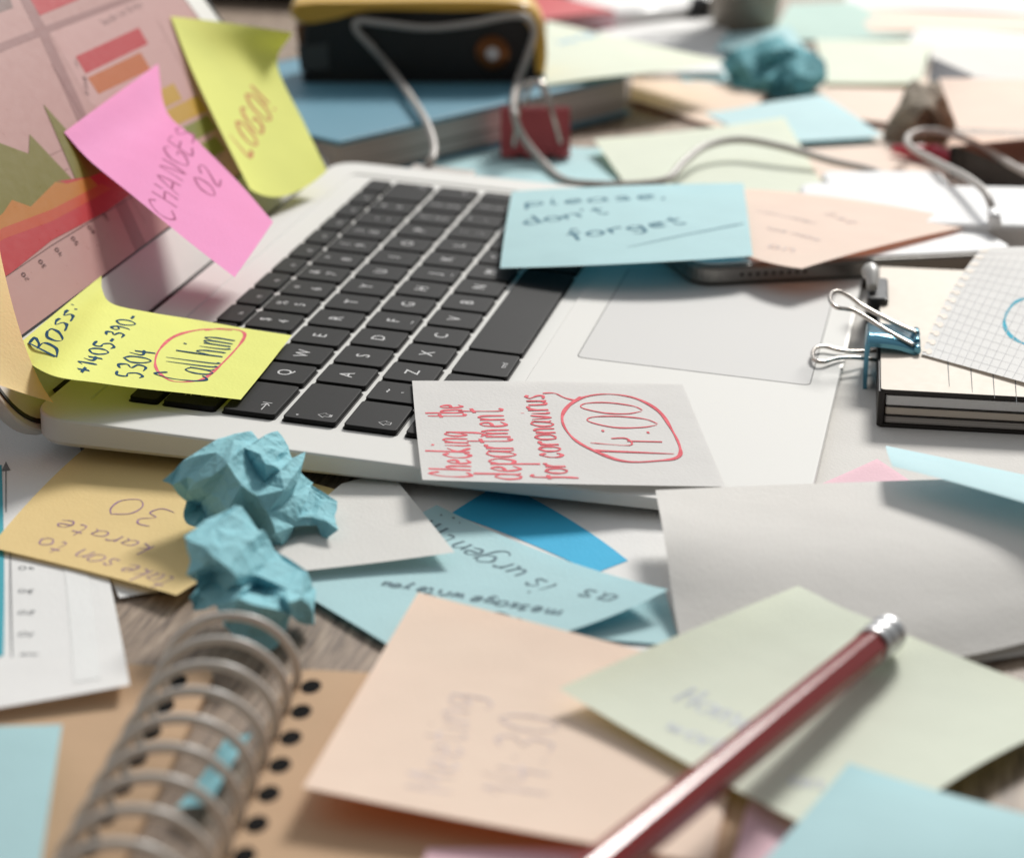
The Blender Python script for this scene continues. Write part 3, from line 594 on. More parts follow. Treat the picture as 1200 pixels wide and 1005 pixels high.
for k, (x, y) in enumerate([(32, 664), (32, 691), (33, 716), (34, 741), (36, 766)]): pn.text(['40', '30', '20', '10', 'JuN'.replace('J', 'l')][k], (x + 9, y), (x - 9, y - 1), .8, wd=.45)
pn.done('print')
mb = MB(); mb.poly([rep.at(*rep.inv(*p)) + np.array([0, 0, .2]) for p in ((2, 552), (7, 541), (12, 551))]); mb.build('arrowhead', M['ink_grey'], rep.o)

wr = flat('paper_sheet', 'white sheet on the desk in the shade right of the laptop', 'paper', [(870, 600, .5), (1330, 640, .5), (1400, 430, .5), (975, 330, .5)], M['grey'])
rb = sheet('printed_report', 'white printed page with a wide blue bar below the laptop edge', 'paper', [[W(520, 705, .7), W(835, 790, .7)], [W(425, 552, .7), W(905, 585, .7)]], M['white'])
prints(rb, [[(528, 602), (697, 672), (736, 657), (588, 566)]], P_blue, 'bar')
b2 = sheet('sticky_note', 'blue sticky note under the upturned corner of the written blue one', 'sticky note', [[W(640, 745, 1.4), W(797, 756, 1.4)], [W(668, 690, 1.4), W(778, 688, 2)]], M['blue'])
ug = sheet('sticky_note', 'blue sticky note with "urgent!!!" written upside down and one corner raised', 'sticky note', [
    [W(458, 758, 1.6), W(395, 719, 1.9), W(333, 681, 2)], [W(618, 752, 3.0), W(520, 685, 2.2), W(424, 636, 2)], [W(783, 690, 8), W(640, 648, 2.8), W(512, 592, 2)]], M['blue'], res=30)
print_sizes.append(('urgent', ug.size()))
pn = Pen(ug, M['ink_slate'], .95, .07); pn.text('is urgent', (655, 686), (527, 626), 1.0); pn.text('!!!', (545, 612), (516, 600), 2.2); pn.text('as', (726, 698), (690, 690), .8)
pn.text('message write you', (660, 715), (450, 682), .9); pn.text('to', (618, 728), (585, 716), .9); pn.done()
yn = sheet('sticky_note', 'yellow note with "take son to karate" written upside down', 'sticky note', [
    [W(207, 698, 4), W(306, 638, 2.6), W(408, 577, 2)], [W(100, 668, 3), W(205, 612, 2), W(290, 548, 2)], [W(-12, 640, 3.4), W(50, 570, 2.6), W(110, 517, 2)]], M['yellow'], res=24)
print_sizes.append(('yellow', yn.size()))
pn = Pen(yn, M['ink_violet'], .5, .05); pn.text('take son to', (208, 678), (52, 628), 1.0); pn.text('karate', (182, 640), (75, 608), .85); pn.text('30', (210, 600), (146, 580), .95); pn.done()
gs = sheet('paper_note', 'blank off-white note between the crumpled blue paper and the urgent note', 'note', [
    [W(290, 676, 4.2), W(410, 662, 4.4), W(533, 646, 6)], [W(345, 616, 4), W(425, 607, 4), W(500, 606, 5)], [W(400, 566, 3.4), W(430, 560, 3.4), W(462, 560, 3.4)]], M['grey'])
print_sizes.append(('grey', gs.size()))
st2 = sheet('paper_sheet', 'thin white strips poking out under the yellow note', 'paper', [[W(140, 700, 1.2), W(245, 683, 1.2)], [W(120, 660, 1.2), W(215, 640, 1.2)]], M['white'], wob=0)

# the arched white pages
cu = sheet('paper_sheet', 'large blank white sheet arching up in front of the laptop', 'paper', [
    [W(799, 762, 2), W(1000, 785, 2.5), W(1240, 742, 5)], [W(789, 705, 6.5), W(1000, 717, 9), W(1240, 690, 10)], [W(779, 632, 13), W(995, 640, 14.5), W(1240, 628, 15)], [W(768, 574, 14), W(965, 566, 15), W(1240, 558, 16)]], M['grey'], res=30)
print_sizes.append(('curl', cu.size()))
cu2 = sheet('paper_sheet', 'second white sheet whose near edge shows beneath the arching one', 'paper', [
    [W(850, 775, 1), W(1040, 785, 1), W(1240, 760, 1.5)], [W(850, 722, 3), W(1010, 730, 5), W(1240, 702, 6)], [W(850, 655, 6), W(1000, 660, 7), W(1240, 655, 8)]], M['grey'], res=20)
rp = sheet('sticky_note', 'pink note whose corner peeks out behind the arching white sheet', 'sticky note', [[W(1010, 620, 2), W(1120, 600, 2)], [W(955, 570, 2), W(1028, 537, 2)]], M['rose'])
lb = sheet('sticky_note', 'pale blue note tilted over the arching sheet at the right edge', 'sticky note', [
    [W(1046, 546, 23), W(1130, 568, 24), W(1250, 604, 24)], [W(1040, 530, 21.5), W(1130, 556, 22), W(1255, 588, 22)], [W(1038, 522, 17), W(1130, 541, 16), W(1260, 569, 15)]], M['blue2'])

# spiral bound kraft notebook
R0 = W(357, 803, 3.6); R6 = W(278, 1000, 3.6); stp = (R6 - R0) / 6; sd = stp / np.linalg.norm(stp); pd = np.array([-sd[1], sd[0], 0]); pd = pd if pd[1] < 0 else -pd    # pd: toward the right cover
NB = empty('spiral_notebook', R0 * [1, 1, 0], 'brown kraft spiral notebook with a thick pale wire coil, lying open at the lower left', 'notebook')
def KF(a, b, z): return R0 * [1, 1, 0] + sd * a + pd * b + np.array([0, 0, z])
for nm, b0, b1, z1, s0 in (('cover', -5, 125, 3.4, -9), ('cover', -118, -23, 3.0, -8)):
    mb = MB(); slab(mb, KF, s0, 160, b0, b1, .3 if b0 > -50 else .4, z1, 5, .3)
    hole0 = 1.5 if b0 > -50 else -31
    for k in range(0, 12):
        cx = k * 12.55; c = [KF(cx + math.cos(t * math.pi / 6) * 3.7, hole0 + math.sin(t * math.pi / 6) * 2.5, z1 + .05) for t in range(12)]; mb.poly(c, 1)
    mb.build('cover', [M['kraft'], M['ink_black']], NB)
for k in range(12):
    mb = MB(); Rr = 15.0; cz = 8.2; a0 = math.radians(-20); pts = []
    for t in range(25):
        an = a0 + (math.pi - 2 * a0) * t / 24; pts.append(KF(k * 12.55 + (t / 24) * 9.0, -16.5 + Rr * math.cos(an), cz + Rr * math.sin(an) * 1.0))
    tube(mb, pts, 1.15, 12, sub=1); mb.build('ring', M['coil'], NB)
inner = sheet('paper_scrap', 'blue scrap of paper seen through the coil of the spiral notebook', 'paper scrap', [[KF(58, -17, 4), KF(60, -9, 5)], [KF(28, -13, 4), KF(26, -7, 4.5)]], M['ball'], wob=1.5)

mt_ = sheet('sticky_note', 'large peach note with faint "Meeting 14:30" in the foreground', 'sticky note', [
    [W(835, 1012, 5), W(862, 905, 4), W(905, 802, 4)], [W(590, 968, 9), W(645, 850, 7), W(695, 748, 8)], [W(355, 921, 11), W(425, 803, 7.5), W(490, 694, 6)]], M['peach2'], res=24)
print_sizes.append(('meeting', mt_.size()))
pn = Pen(mt_, M['ink_faint'], .95, .03); pn.text('Meeting', (528, 930), (556, 815), 1.0); pn.text('14:30', (640, 938), (655, 842), 1.1); pn.done()
hw = sheet('sticky_note', 'pale green note with faint "Home work" beneath the red pencil', 'sticky note', [
    [W(655, 805, 12), W(790, 746, 13), W(935, 687, 11)], [W(822, 903, 8), W(960, 815, 6), W(1095, 757, 7)], [W(1010, 1000, 8), W(1140, 900, 7), W(1290, 830, 6)]], M['green'], res=24)
print_sizes.append(('home', hw.size()))
pn = Pen(hw, M['ink_faintg'], 1.2, .06); pn.text('Home', (788, 820), (876, 858), 1.2); pn.text('work', (778, 852), (846, 884), .9); pn.text('on', (925, 920), (965, 925), .9); pn.done()
sheet('sticky_note', 'pink note peeking out below the foreground peach note', 'sticky note', [[W(480, 1080, 4.2), W(780, 1085, 4.2)], [W(500, 993, 4.6), W(620, 978, 4.4), W(760, 992, 4.2)][::2]], M['rose'])
sheet('sticky_note', 'small pink corner between the red pencil and the foreground blue note', 'sticky note', [[W(845, 1060, 4.2), W(1010, 1080, 4.2)], [W(878, 936, 4.2), W(990, 985, 4.2)]], M['rose'])
sheet('sticky_note', 'blue note overlapping the green one at the bottom right', 'sticky note', [[W(845, 1060, 12), W(960, 1090, 11), W(1140, 1120, 9)], [W(920, 980, 12), W(1030, 1000, 14), W(1190, 1030, 11)], [W(995, 893, 12), W(1100, 925, 12), W(1240, 963, 10)]], M['blue'])
sheet('sticky_note', 'blue note cut off by the lower left edge, beside the spiral notebook', 'sticky note', [[W(-120, 1030, 6), W(46, 1024, 9)], [W(-60, 853, 7), W(73, 848, 10)]], M['blue'])

# red pencil
PROT = 0.75
a = W(1022, 757, 13); b = W(716, 1008, 25); ax = (b - a) / np.linalg.norm(b - a)
PN = empty('pencil', a, 'red pencil with a silver ferrule lying across the pale green note', 'pencil')
s1 = np.cross(ax, [0, 0, 1.0]); s1 /= np.linalg.norm(s1); s2 = np.cross(s1, ax)
def ring_(d, r, n=6, off=0): return [a + ax * d + r * (math.cos(2 * math.pi * k / n + off) * s1 + math.sin(2 * math.pi * k / n + off) * s2) for k in range(n)]
def hexr(d, r, bev=.88):
    out = []
    for k in range(6):
        for t in (-.11, .11):
            an = 2 * math.pi * (k + t) / 6 + PROT; out.append(a + ax * d + r * (math.cos(an) * s1 + math.sin(an) * s2))
    return out
mb = MB(); mb.loops([hexr(0, 4.1), hexr(175, 4.1)], 0, False); mb.build('barrel', M['pencil'], PN)
mb = MB(); mb.loops([hexr(175.01, 3.9), ring_(196, 1.1, 12, .4)], 0, True); mb.build('sharpened_tip', simple('bare_wood', (214, 176, 130), .7), PN)
mb = MB(); mb.loops([ring_(196.01, 1.05, 12), ring_(199.5, .25, 12)], 0, True); mb.build('lead', simple('graphite', (50, 50, 52), .4), PN)
mb = MB(); prof = [(.8, 4.5), (-1.6, 4.6), (-2.0, 4.15), (-2.9, 4.1), (-3.4, 4.65), (-4.6, 4.7), (-5.8, 4.65), (-6.3, 4.15), (-7.2, 4.15), (-7.7, 4.65), (-9.6, 4.7), (-10.8, 4.6), (-11.4, 4.3), (-11.6, 3.9)]
mb.loops([ring_(d, r, 24) for d, r in prof], 0, True); mb.build('ferrule', M['chrome'], PN)
mb = MB(); mb.loops([ring_(d, r, 20) for d, r in [(-11.4, 3.8), (-12.6, 3.8), (-13.6, 3.3), (-14.0, 2.2)]], 0, True); mb.build('eraser', M['rubber'], PN)

# crumpled balls by the laptop
from mathutils.geometry import delaunay_2d_cdt
def facet_ball(label, outline, inner, gu, gv, seed, mat, x_cut=None, back=26):
    """crumpled paper as sharp facets; points are (u, v, depth behind the foot in mm)"""
    r = random.Random(seed); x0 = W(gu, gv, 0)[0]
    pts = [(a / 3, 500 + b / 3, d) for a, b, d in outline + inner]; n = len(outline)
    P2 = [Vector((p[0], -p[1])) for p in pts]
    vo, eo, fo, ov, oe, of_ = delaunay_2d_cdt(P2, [(i, (i + 1) % n) for i in range(n)], [], 1, 1e-5)
    src = [o[0] if len(o) else 0 for o in ov]
    V3 = []
    for k in src:
        u, v, d = pts[k]; q = ray(u, v); V3.append(CW + q * (x0 + d - CW[0]) / q[0])
    for p in V3: p[2] = max(p[2], 1.2)
    T = [tuple(f) for f in fo]
    # closed back: each outline point mirrored deeper, pulled to the centre
    c = sum(V3) / len(V3); oi = [src.index(i) for i in range(n)]; base = len(V3)
    V3 += [np.array([V3[i][0] + back * .55 + r.uniform(-3, 3), c[1] + (V3[i][1] - c[1]) * .8, max(1.2, c[2] + (V3[i][2] - c[2]) * .8 + r.uniform(-1.5, 1.5))]) for i in oi]
    V3.append(np.array([c[0] + back, c[1], c[2]])); ctr = len(V3) - 1
    for k in range(n):
        a, b = oi[k], oi[(k + 1) % n]; a2, b2 = base + k, base + (k + 1) % n
        T += [(a, b, b2), (a, b2, a2), (a2, b2, ctr)]
    for lev, amp in ((0, .45), (1, .18)):
        cache = {}; nt = []
        def mid(a, b):
            k = (min(a, b), max(a, b))
            if k not in cache:
                L = np.linalg.norm(V3[a] - V3[b]); m_ = (V3[a] + V3[b]) / 2 + np.array([r.gauss(0, 1), r.gauss(0, 1), r.gauss(0, 1)]) * amp * min(1, L / 9); m_[2] = max(m_[2], .9); V3.append(m_); cache[k] = len(V3) - 1
            return cache[k]
        for a, b, c3 in T:
            if max(np.linalg.norm(V3[a] - V3[b]), np.linalg.norm(V3[c3] - V3[b]), np.linalg.norm(V3[a] - V3[c3])) < 2.0 and lev: nt.append((a, b, c3)); continue
            x, y, z = mid(a, b), mid(b, c3), mid(c3, a); nt += [(a, x, z), (x, b, y), (z, y, c3), (x, y, z)]
        T = nt
    mb = MB(); mb.add(V3, T); o = mb.build('crumpled_paper_ball', mat, fixn=True); tag(o, label, 'crumpled paper', 'crumpled paper balls'); return o
facet_ball('crumpled blue paper ball leaning on the laptop edge, the upper of the two blue ones',
    [(570, 190, 8), (640, 122, 14), (745, 55, 20), (820, 45, 19), (858, 72, 15), (905, 62, 21), (960, 125, 19), (985, 152, 15), (1045, 158, 18), (1030, 240, 14), (1078, 262, 17), (1045, 318, 9), (1095, 316, 12), (1190, 362, 8), (1140, 410, 10), (1112, 345, 12), (1035, 350, 7), (1000, 440, 5), (970, 465, 4), (910, 432, 6), (850, 425, 2), (790, 382, 1), (680, 350, 4), (645, 315, 7), (655, 262, 11), (605, 205, 9)],
    [(800, 130, 3), (850, 205, 0), (905, 242, 2), (885, 130, 14), (705, 285, 17), (800, 300, -3), (940, 300, 1), (740, 238, 5), (930, 195, 11), (1000, 220, 7), (790, 340, -1), (970, 372, -3), (900, 405, 11), (690, 195, 5), (915, 95, 12), (865, 318, 8), (660, 175, 9), (760, 90, 12), (935, 130, 9), (740, 325, 8)], 285, 655, 3, M['ball'])
facet_ball('crumpled blue paper ball just behind the notebook coil, the lower of the two blue ones',
    [(648, 385, 10), (690, 362, 14), (750, 345, 17), (800, 388, 13), (850, 440, 11), (900, 520, 11), (1010, 572, 9), (1060, 600, 7), (1100, 648, 11), (1105, 697, 13), (1050, 688, 8), (1020, 662, 3), (1000, 730, 1), (950, 797, 0), (850, 762, -2), (790, 702, 0), (760, 625, 4), (720, 642, 6), (680, 645, 7), (665, 600, 7), (700, 580, 10), (690, 540, 9), (655, 520, 6), (670, 470, 9)],
    [(720, 420, 3), (770, 470, 0), (745, 512, 15), (830, 525, 1), (900, 562, 15), (980, 598, 5), (840, 602, -5), (930, 632, -6), (880, 690, -2), (790, 578, 7), (720, 488, 3), (1015, 615, -3), (955, 715, 1), (765, 400, 10), (860, 560, 6)], 290, 765, 5, M['ball'])

# ================================================================== right notebook, squared sheet, binder clips
A = W(1032, 456, 13.0); B = W(1030, 312, 13.0); ex = (B - A) / np.linalg.norm(B - A); ex[2] = 0; ey = np.array([ex[1], -ex[0], 0]); LN = np.linalg.norm(B - A)
NF = lambda x, y, z: A * [1, 1, 0] + ex * x + ey * y + np.array([0, 0, z])
HN = empty('notebook', A * [1, 1, 0], 'thick beige notebook with black edges at the right, a squared sheet on top', 'notebook')
mb = MB(); slab(mb, NF, 0, LN, 0, 200, 11.6, 13, 1.5, .2, mis=(1, 0)); mb.build('front_cover', [M['nbcover'], M['nbblack']], HN)
mb = MB(); slab(mb, NF, 0, LN, 0, 200, .1, 1.5, 1.5, .2, mis=(1, 0)); mb.build('back_cover', [M['nbblack'], M['nbblack']], HN)
mb = MB(); slab(mb, NF, 0, LN, -.6, 1.6, .8, 12.4, .5, .2); mb.build('spine', M['nbblack'], HN)
for z0, z1, ins, mm_ in ((1.6, 3.9, 2.2, 'pages'), (3.9, 4.5, .9, 'nbblack'), (4.5, 7.0, 1.9, 'nbcover'), (7.0, 7.7, .8, 'nbblack'), (7.7, 10.9, 1.4, 'white'), (10.9, 11.58, 2.4, 'nbblack')):
    mb = MB(); slab(mb, NF, ins * .5, LN - ins, 1.8, 198, z0 + .02, z1 - .02, .8, .1); mb.build('page_block' if mm_ != 'nbblack' else 'divider', M[mm_], HN)
mb = MB(); n0 = np.array([0, 0, 1.0])
for u in (1111, 1138, 1164, 1190):
    v0 = 430 + (u - 1111) * .26; ribbon(mb, [W(u - 1, v0 - 20, 13), W(u, v0, 13), W(u + 1.5, v0 + 23, 13)], [n0] * 3, .35, .08)
mb.build('ruled_ticks', M['ink_grey'], HN)
gsht = sheet('squared_paper', 'squared sheet torn from a spiral pad with a teal circle drawn on it', 'paper', [
    [W(1080, 414, 14), W(1165, 438, 14), W(1270, 468, 14)], [W(1112, 345, 17), W(1200, 370, 16), W(1310, 400, 16)], [W(1150, 292, 22), W(1240, 290, 22), W(1350, 300, 22)]], M['white'], res=20)
pn = Pen(gsht, simple('print_light_grey', (190, 190, 192), .7), .22, lift=.1)
for k in range(1, 16): pn.st([(0.05, k / 16), (.5, k / 16), (1, k / 16)], .2, 6)
for k in range(1, 19): pn.st([(.03 + k / 19, 0), (.03 + k / 19, .5), (.03 + k / 19, .93)], .2, 6)
pn.done('printed_grid')
pn = Pen(gsht, ink('ink_teal', (90, 178, 200)), 1.6); pn.px([(1215, 347), (1192, 353), (1179, 368), (1178, 384), (1190, 398), (1215, 408)]); pn.done('drawn_circle')
mb = MB()
for k in range(14):
    t = .03 + k * .072; c = [gsht.at(.045 + .022 * math.cos(q * math.pi / 5), t + .021 * math.sin(q * math.pi / 5)) + np.array([0, 0, .14]) for q in range(10)]; mb.poly(c)
    c = [gsht.at(.0, t - .014) , gsht.at(.03, t - .008), gsht.at(.03, t + .008), gsht.at(0, t + .014)]; mb.poly([p + np.array([0, 0, .15]) for p in c])
mb.build('punched_holes', M['nbcover'], gsht.o)

def wire_handle(path, r, mat, parent):
    mb = MB(); tube(mb, path, r, 10, sub=8); return mb.build('wire_handle', mat, parent)
def clip_body(F, wd, th, dep, mat, parent, t=.45):
    """F(x, y, z): x across, y from the clamped edge inward, z up; th = clamped thickness"""
    mb = MB(); h0 = th / 2 + 2.6; h1 = th / 2 + .5
    out = [(dep, h1 + .05), (dep * .5, (h0 + h1) / 2 + .9), (-2.5, h0 + .4), (-4.6, h0 - .6), (-5, 0), (-4.6, -h0 + .6), (-2.5, -h0 - .4), (dep * .5, -(h0 + h1) / 2 - .9), (dep, -h1 - .05)]
    P = catmull([np.array(p) for p in out], 4); n = len(P); T = [P[min(i + 1, n - 1)] - P[max(i - 1, 0)] for i in range(n)]
    Q = [p + t * 2 * np.array([t_v[1], -t_v[0]]) / np.linalg.norm(t_v) * -1 for p, t_v in zip(P, T)]
    prof = P + Q[::-1]
    mb.loops([[F(-wd / 2, y, z) for y, z in prof], [F(wd / 2, y, z) for y, z in prof]], 0, True, True, True)
    o = mb.build('clip_body', mat, parent)
    for sg in (1, -1):
        mb = MB()
        for q0, q1 in ((-wd / 2, -wd / 2 + wd * .24), (-wd * .13, wd * .13), (wd / 2 - wd * .24, wd / 2)):
            tube(mb, [F(q0, dep, sg * (h1 + .6)), F(q1, dep, sg * (h1 + .6))], 1.15, 12, sub=1)
        mb.build('rolled_edge', mat, parent)
c0 = W(1031, 402, 13); a_ = (c0 - A) @ ex
BC = empty('binder_clip', NF(a_, 0, 0), 'small blue metal binder clip with silver wire handles gripping the notebook edge', 'binder clip')
CF = lambda x, y, z: NF(a_ + x, y, 6.8 + z)
clip_body(CF, 22, 13.4, 12, M['clipblue'], BC, .7)
zt = 15.6
wire_handle([W(1074, 390, zt), W(1045, 377, 17.5), W(1010, 358, 21), W(996, 348, 23), W(984, 342, 24.5), W(975, 343, 25), W(973, 352, 25), W(980, 360, 24.5), W(992, 362, 23.2), W(1005, 366, 22), W(1040, 388, 18), W(1071, 405, zt)], .75, M['steel'], BC)
wire_handle([W(1030, 411, 4), W(1000, 412, 5.5), W(982, 410, 6.5), W(966, 406, 7.2), W(956, 408, 7.5), W(952, 415, 7.5), W(955, 422, 7.3), W(965, 424, 7), W(980, 420, 6.5), W(1000, 419, 5.5), W(1030, 422, 4)], .7, M['steel'], BC)
c1 = W(1030, 345, 13); a2 = (c1 - A) @ ex
B2 = empty('binder_clip', NF(a2, 0, 0), 'black binder clip with a white handle farther along the notebook edge', 'binder clip')
mb = MB(); slab(mb, lambda x, y, z: NF(a2 + x, y, z), -13, 13, -4.5, 3, .3, 15.5, 1.5, .8); mb.build('clip_body', M['clipblack'], B2, fixn=True)
mb = MB(); tube(mb, [W(1022, 338, 17), W(1022, 322, 20), W(1020, 318, 20)], lambda t: 1.8 + 1.5 * t, 14); mb.build('wire_handle', M['clipwhite'], B2)

# ================================================================== phone, pad
def slab_obj(name, label, cat, O, ux, L_, Wd, z0, z1, mats, r=8, bev=.8, group=None, parts=None):
    ux = np.array(ux, float); ux /= np.linalg.norm(ux); uy = np.array([ux[1], -ux[0], 0]); Fm = lambda x, y, z: np.array([O[0], O[1], 0]) + ux * x + uy * y + np.array([0, 0, z])
    e = empty(name, [O[0], O[1], z0], label, cat, group)
    for pn_, a0, a1, b0_, b1_, za, zb, mm2, rr in (parts or [('body', 0, L_, 0, Wd, z0, z1, mats, r)]):
        mb = MB(); slab(mb, Fm, a0, a1, b0_, b1_, za, zb, rr, bev, mis=(0, 1)); mb.build(pn_, list(mm2), e)
    return e, Fm
pA = D(1197, 292, 9); pB = D(755, 313, 9); ux = (pB - pA) / np.linalg.norm(pB - pA); uy = np.cross(ux, nD)
PF = lambda x, y, z: pA + ux * x + uy * y + nD * (z - 9.0)
PHN = empty('phone', pA, 'white smartphone with a silver side lying under the peach note', 'phone')
if (PF(0, 10, 9) - pA)[0] < 0: uy = -uy
mb = MB(); slab(mb, PF, 0, 136, 0, 70, .3, 8.1, 9, 1.6); mb.build('body', M['phone_side'], PHN, fixn=True)
mb = MB(); slab(mb, PF, 1.6, 134.4, 1.6, 68.4, 8.11, 8.7, 7.6, .3); mb.build('front_glass', M['phone'], PHN, fixn=True)
mb = MB()
for k in range(9): mb.quad(*[PF(116 - k * 3.2 + dx_, -.04, 3.6 + dz) for dx_, dz in ((0, 0), (1.6, 0), (1.6, 1.4), (0, 1.4))])
mb.build('speaker_slots', M['groove'], PHN)
wA = W(1085, 262, 14); slab_obj('power_bank', 'white power bank behind the phone at the right edge', 'power bank', W(1260, 268, 14), (W(1085, 264, 14) - W(1260, 268, 14)) * [1, 1, 0], 105, 62, 3, 15, (M['phone'], M['phone']), 8, 2)
slab_obj('charger_block', 'small white charger block touching the far side of the phone', 'charger', W(1118, 226, 12), (W(990, 226, 12) - W(1118, 226, 12)) * [1, 1, 0], 52, 30, 1, 14, (M['phone'], M['phone']), 5, 1.5)

# ================================================================== blue book, stapler, red clip
bN = W(397, 166, 22); bR = W(742, 86, 22); bx = (bR - bN) * [1, 1, 0]; bL = np.linalg.norm(bx); bx /= bL; by = np.array([-bx[1], bx[0], 0])
BF = lambda x, y, z: bN * [1, 1, 0] + bx * x + by * y + np.array([0, 0, z])
BK = empty('book', bN * [1, 1, 0], 'thick blue hardcover book with grey page edges behind the laptop', 'book')
for nm, x_0, x_1, y_0, y_1, z0, z1, mt in (('front_cover', 0, bL, 0, 150, 19.8, 22, 'bookblue'), ('page_block', 1, bL - 2.5, 1.5, 147, 3.4, 19.75, 'pages'), ('back_cover', 0, bL, 0, 150, 1.2, 3.35, 'bookblue'), ('spine', 0, bL, 149.9, 152, 1.4, 21.8, 'bookblue')):
    mb = MB(); slab(mb, BF, x_0, x_1, y_0, y_1, z0, z1, 2, .4); mb.build(nm, M[mt], BK)
# stapler: upright outline traced on a standing plane
s0 = W(352, 96, 22); s1_ = W(636, 96, 22); sx = (s1_ - s0) * [1, 1, 0]; sl = np.linalg.norm(sx); sx /= sl; sn = np.array([-sx[1], sx[0], 0]); sn = sn if sn[0] > 0 else -sn
def V(u, v, off=0): return plane(u, v, s0, sn, off)
def extr(mb, px, off0, off1, mi=0):
    Lp = [V(u, v, off0) for u, v in px]; d = sn * (off1 - off0); n = len(Lp); c = sum(Lp) / n
    mb.loops([[p + (c - p) * .03 + sn * -.0 for p in Lp], [p + sn * 1.5 for p in Lp], [p + d - sn * 1.5 for p in Lp], [p + (c - p) * .03 + d for p in Lp]], mi, False)
ST = empty('stapler', s0 + sx * sl / 2, 'black stapler with a yellow top handle standing on the blue book', 'stapler')
rr_ = catmull([(358, 26), (420, 18), (520, 14), (598, 14), (618, 24), (628, 46), (633, 84), (605, 95), (480, 101), (392, 98), (362, 88)], 4, True)
mb = MB(); extr(mb, rr_, 0, 32); mb.build('body', M['stapler'], ST)
rr_ = catmull([(346, 5), (430, 2), (520, 1), (600, 2), (624, 10), (637, 30), (641, 60), (638, 87), (631, 87), (629, 50), (617, 25), (598, 13), (520, 13), (430, 12), (390, 22), (350, 27)], 3, True)
mb = MB(); extr(mb, rr_, -1.5, 33.5); mb.build('handle', M['stapler_y'], ST)
mb = MB(); cc = V(577, 62, -.5); up = np.array([0, 0, 1.0])
for r_, o0, mi in ((8.6, -1.2, 0), (6.4, -2.2, 0), (3.4, -3.2, 1)):
    mb.loops([[cc + sn * oo + r3 * (math.cos(k * math.pi / 12) * sx + math.sin(k * math.pi / 12) * up) for k in range(24)] for oo, r3 in ((1, r_), (o0, r_), (o0 - .4, r_ * .8))], mi, True)
mb.build('rivet', [M['brass'], M['chrome']], ST)
mb = MB(); extr(mb, [(346, 30), (360, 30), (360, 52), (349, 52)], 3, 28); mb.build('front_tip', M['brass'], ST)
mb = MB(); extr(mb, [(348, 56), (384, 50), (386, 82), (352, 84)], -.8, 28); mb.build('anvil', simple('anvil_metal', (84, 84, 82), .5, .6), ST)
mb = MB(); extr(mb, [(354, 88), (400, 96), (600, 96), (637, 86), (637, 92), (600, 102), (480, 106), (396, 104), (354, 96)], -2, 34); mb.build('base_plate', M['stapler'], ST)

# red binder clip standing in front of the book
r0 = W(587, 183, 2.5); r1 = W(668, 183, 2.5); rx = (r1 - r0) * [1, 1, 0]; rw = np.linalg.norm(rx); rx /= rw; rn = np.array([-rx[1], rx[0], 0]); rn = rn if rn[0] > 0 else -rn; rc = (r0 + r1) / 2
RC = empty('binder_clip', rc, 'dusty red binder clip with pale wire handles standing before the blue book', 'binder clip')
mb = MB()
prof = [(0, 0), (5, -.6), (13, 0), (16.5, 1.5), (9.5, 21), (8.4, 21.8), (7.2, 21), (4.6, 10), (0, 1.5)]
prof = [(0, 1.0), (1.2, 0), (14, 0), (15.2, 1.0), (9.6, 20.4), (7.9, 21.6), (6.4, 20.4)]
mb.loops([[rc + rx * x + rn * y + np.array([0, 0, z]) for y, z in prof] for x in (-rw / 2, -rw / 2 + .5, rw / 2 - .5, rw / 2)], 0, False, True, True)
mb.build('clip_body', M['clipred'], RC)
mb = MB()
for q0, q1 in ((-rw / 2, -rw * .28), (-rw * .16, rw * .16), (rw * .28, rw / 2)): tube(mb, [rc + rx * q0 + rn * -.5 + np.array([0, 0, 1]), rc + rx * q1 + rn * -.5 + np.array([0, 0, 1])], 1.7, 10, sub=1)
mb.build('rolled_edge', M['clipred'], RC)
RV = lambda u, v, off=-1.5: plane(u, v, rc, rn, off)
wire_handle([RV(602, 172), RV(604, 150), RV(607, 128), RV(610, 106, 3), RV(618, 97, 6), RV(632, 96, 6), RV(640, 106, 3), RV(646, 128), RV(652, 150), RV(657, 168)], 1.1, M['steel'], RC)
wire_handle([RV(612, 132, 12), RV(618, 112, 16), RV(622, 100, 19), RV(632, 98, 19), RV(638, 112, 16), RV(642, 132, 12)], 1.0, M['steel'], RC)

# ================================================================== cords
def VS(u, v, off): return V(u, v, off)
mb = MB(); path = [W(500, 192, 15), W(507, 186, 17), W(508, 168, 20), W(498, 140, 25), W(480, 112, 26), VS(460, 84, -6), VS(436, 56, -5), VS(418, 36, -4.5), VS(420, 25, -4), VS(450, 28, -4.5), VS(500, 33, -4.5), VS(552, 28, -4.5), VS(590, 20, -4.5), VS(615, 20, -5), VS(626, 36, -6), VS(618, 66, -8), VS(606, 98, -14), RV(602, 130, -6), RV(612, 160, -8), W(636, 190, 4), W(662, 211, 3), W(700, 216, 3), W(745, 216, 5), W(782, 210, 7), W(802, 190, 10), W(828, 171, 12), W(868, 164, 13), W(920, 173, 12), W(975, 189, 9), W(1020, 199, 9), W(1034, 207, 10), W(1031, 226, 13)]
tube(mb, path, 1.7, 10, sub=8); c_ = mb.build('charging_cord', M['cord'])
tag(c_, 'long white cord looping over the stapler and round behind the laptop', 'cord')
mb = MB(); slab(mb, lambda x, y, z: lap((302 + x, -3 + y, -4.5 + z)), 1, 12, -14, 14, -3, 3, 1.5, .8); mb.build('plug', M['cord'], c_)
mb = MB(); tube(mb, [W(985, 213, 8), W(1005, 209, 9), W(1034, 204, 9)], 1.8, 10)
tag(mb.build('short_cord', M['cord']), 'short white cord end beside the charger block', 'cord')
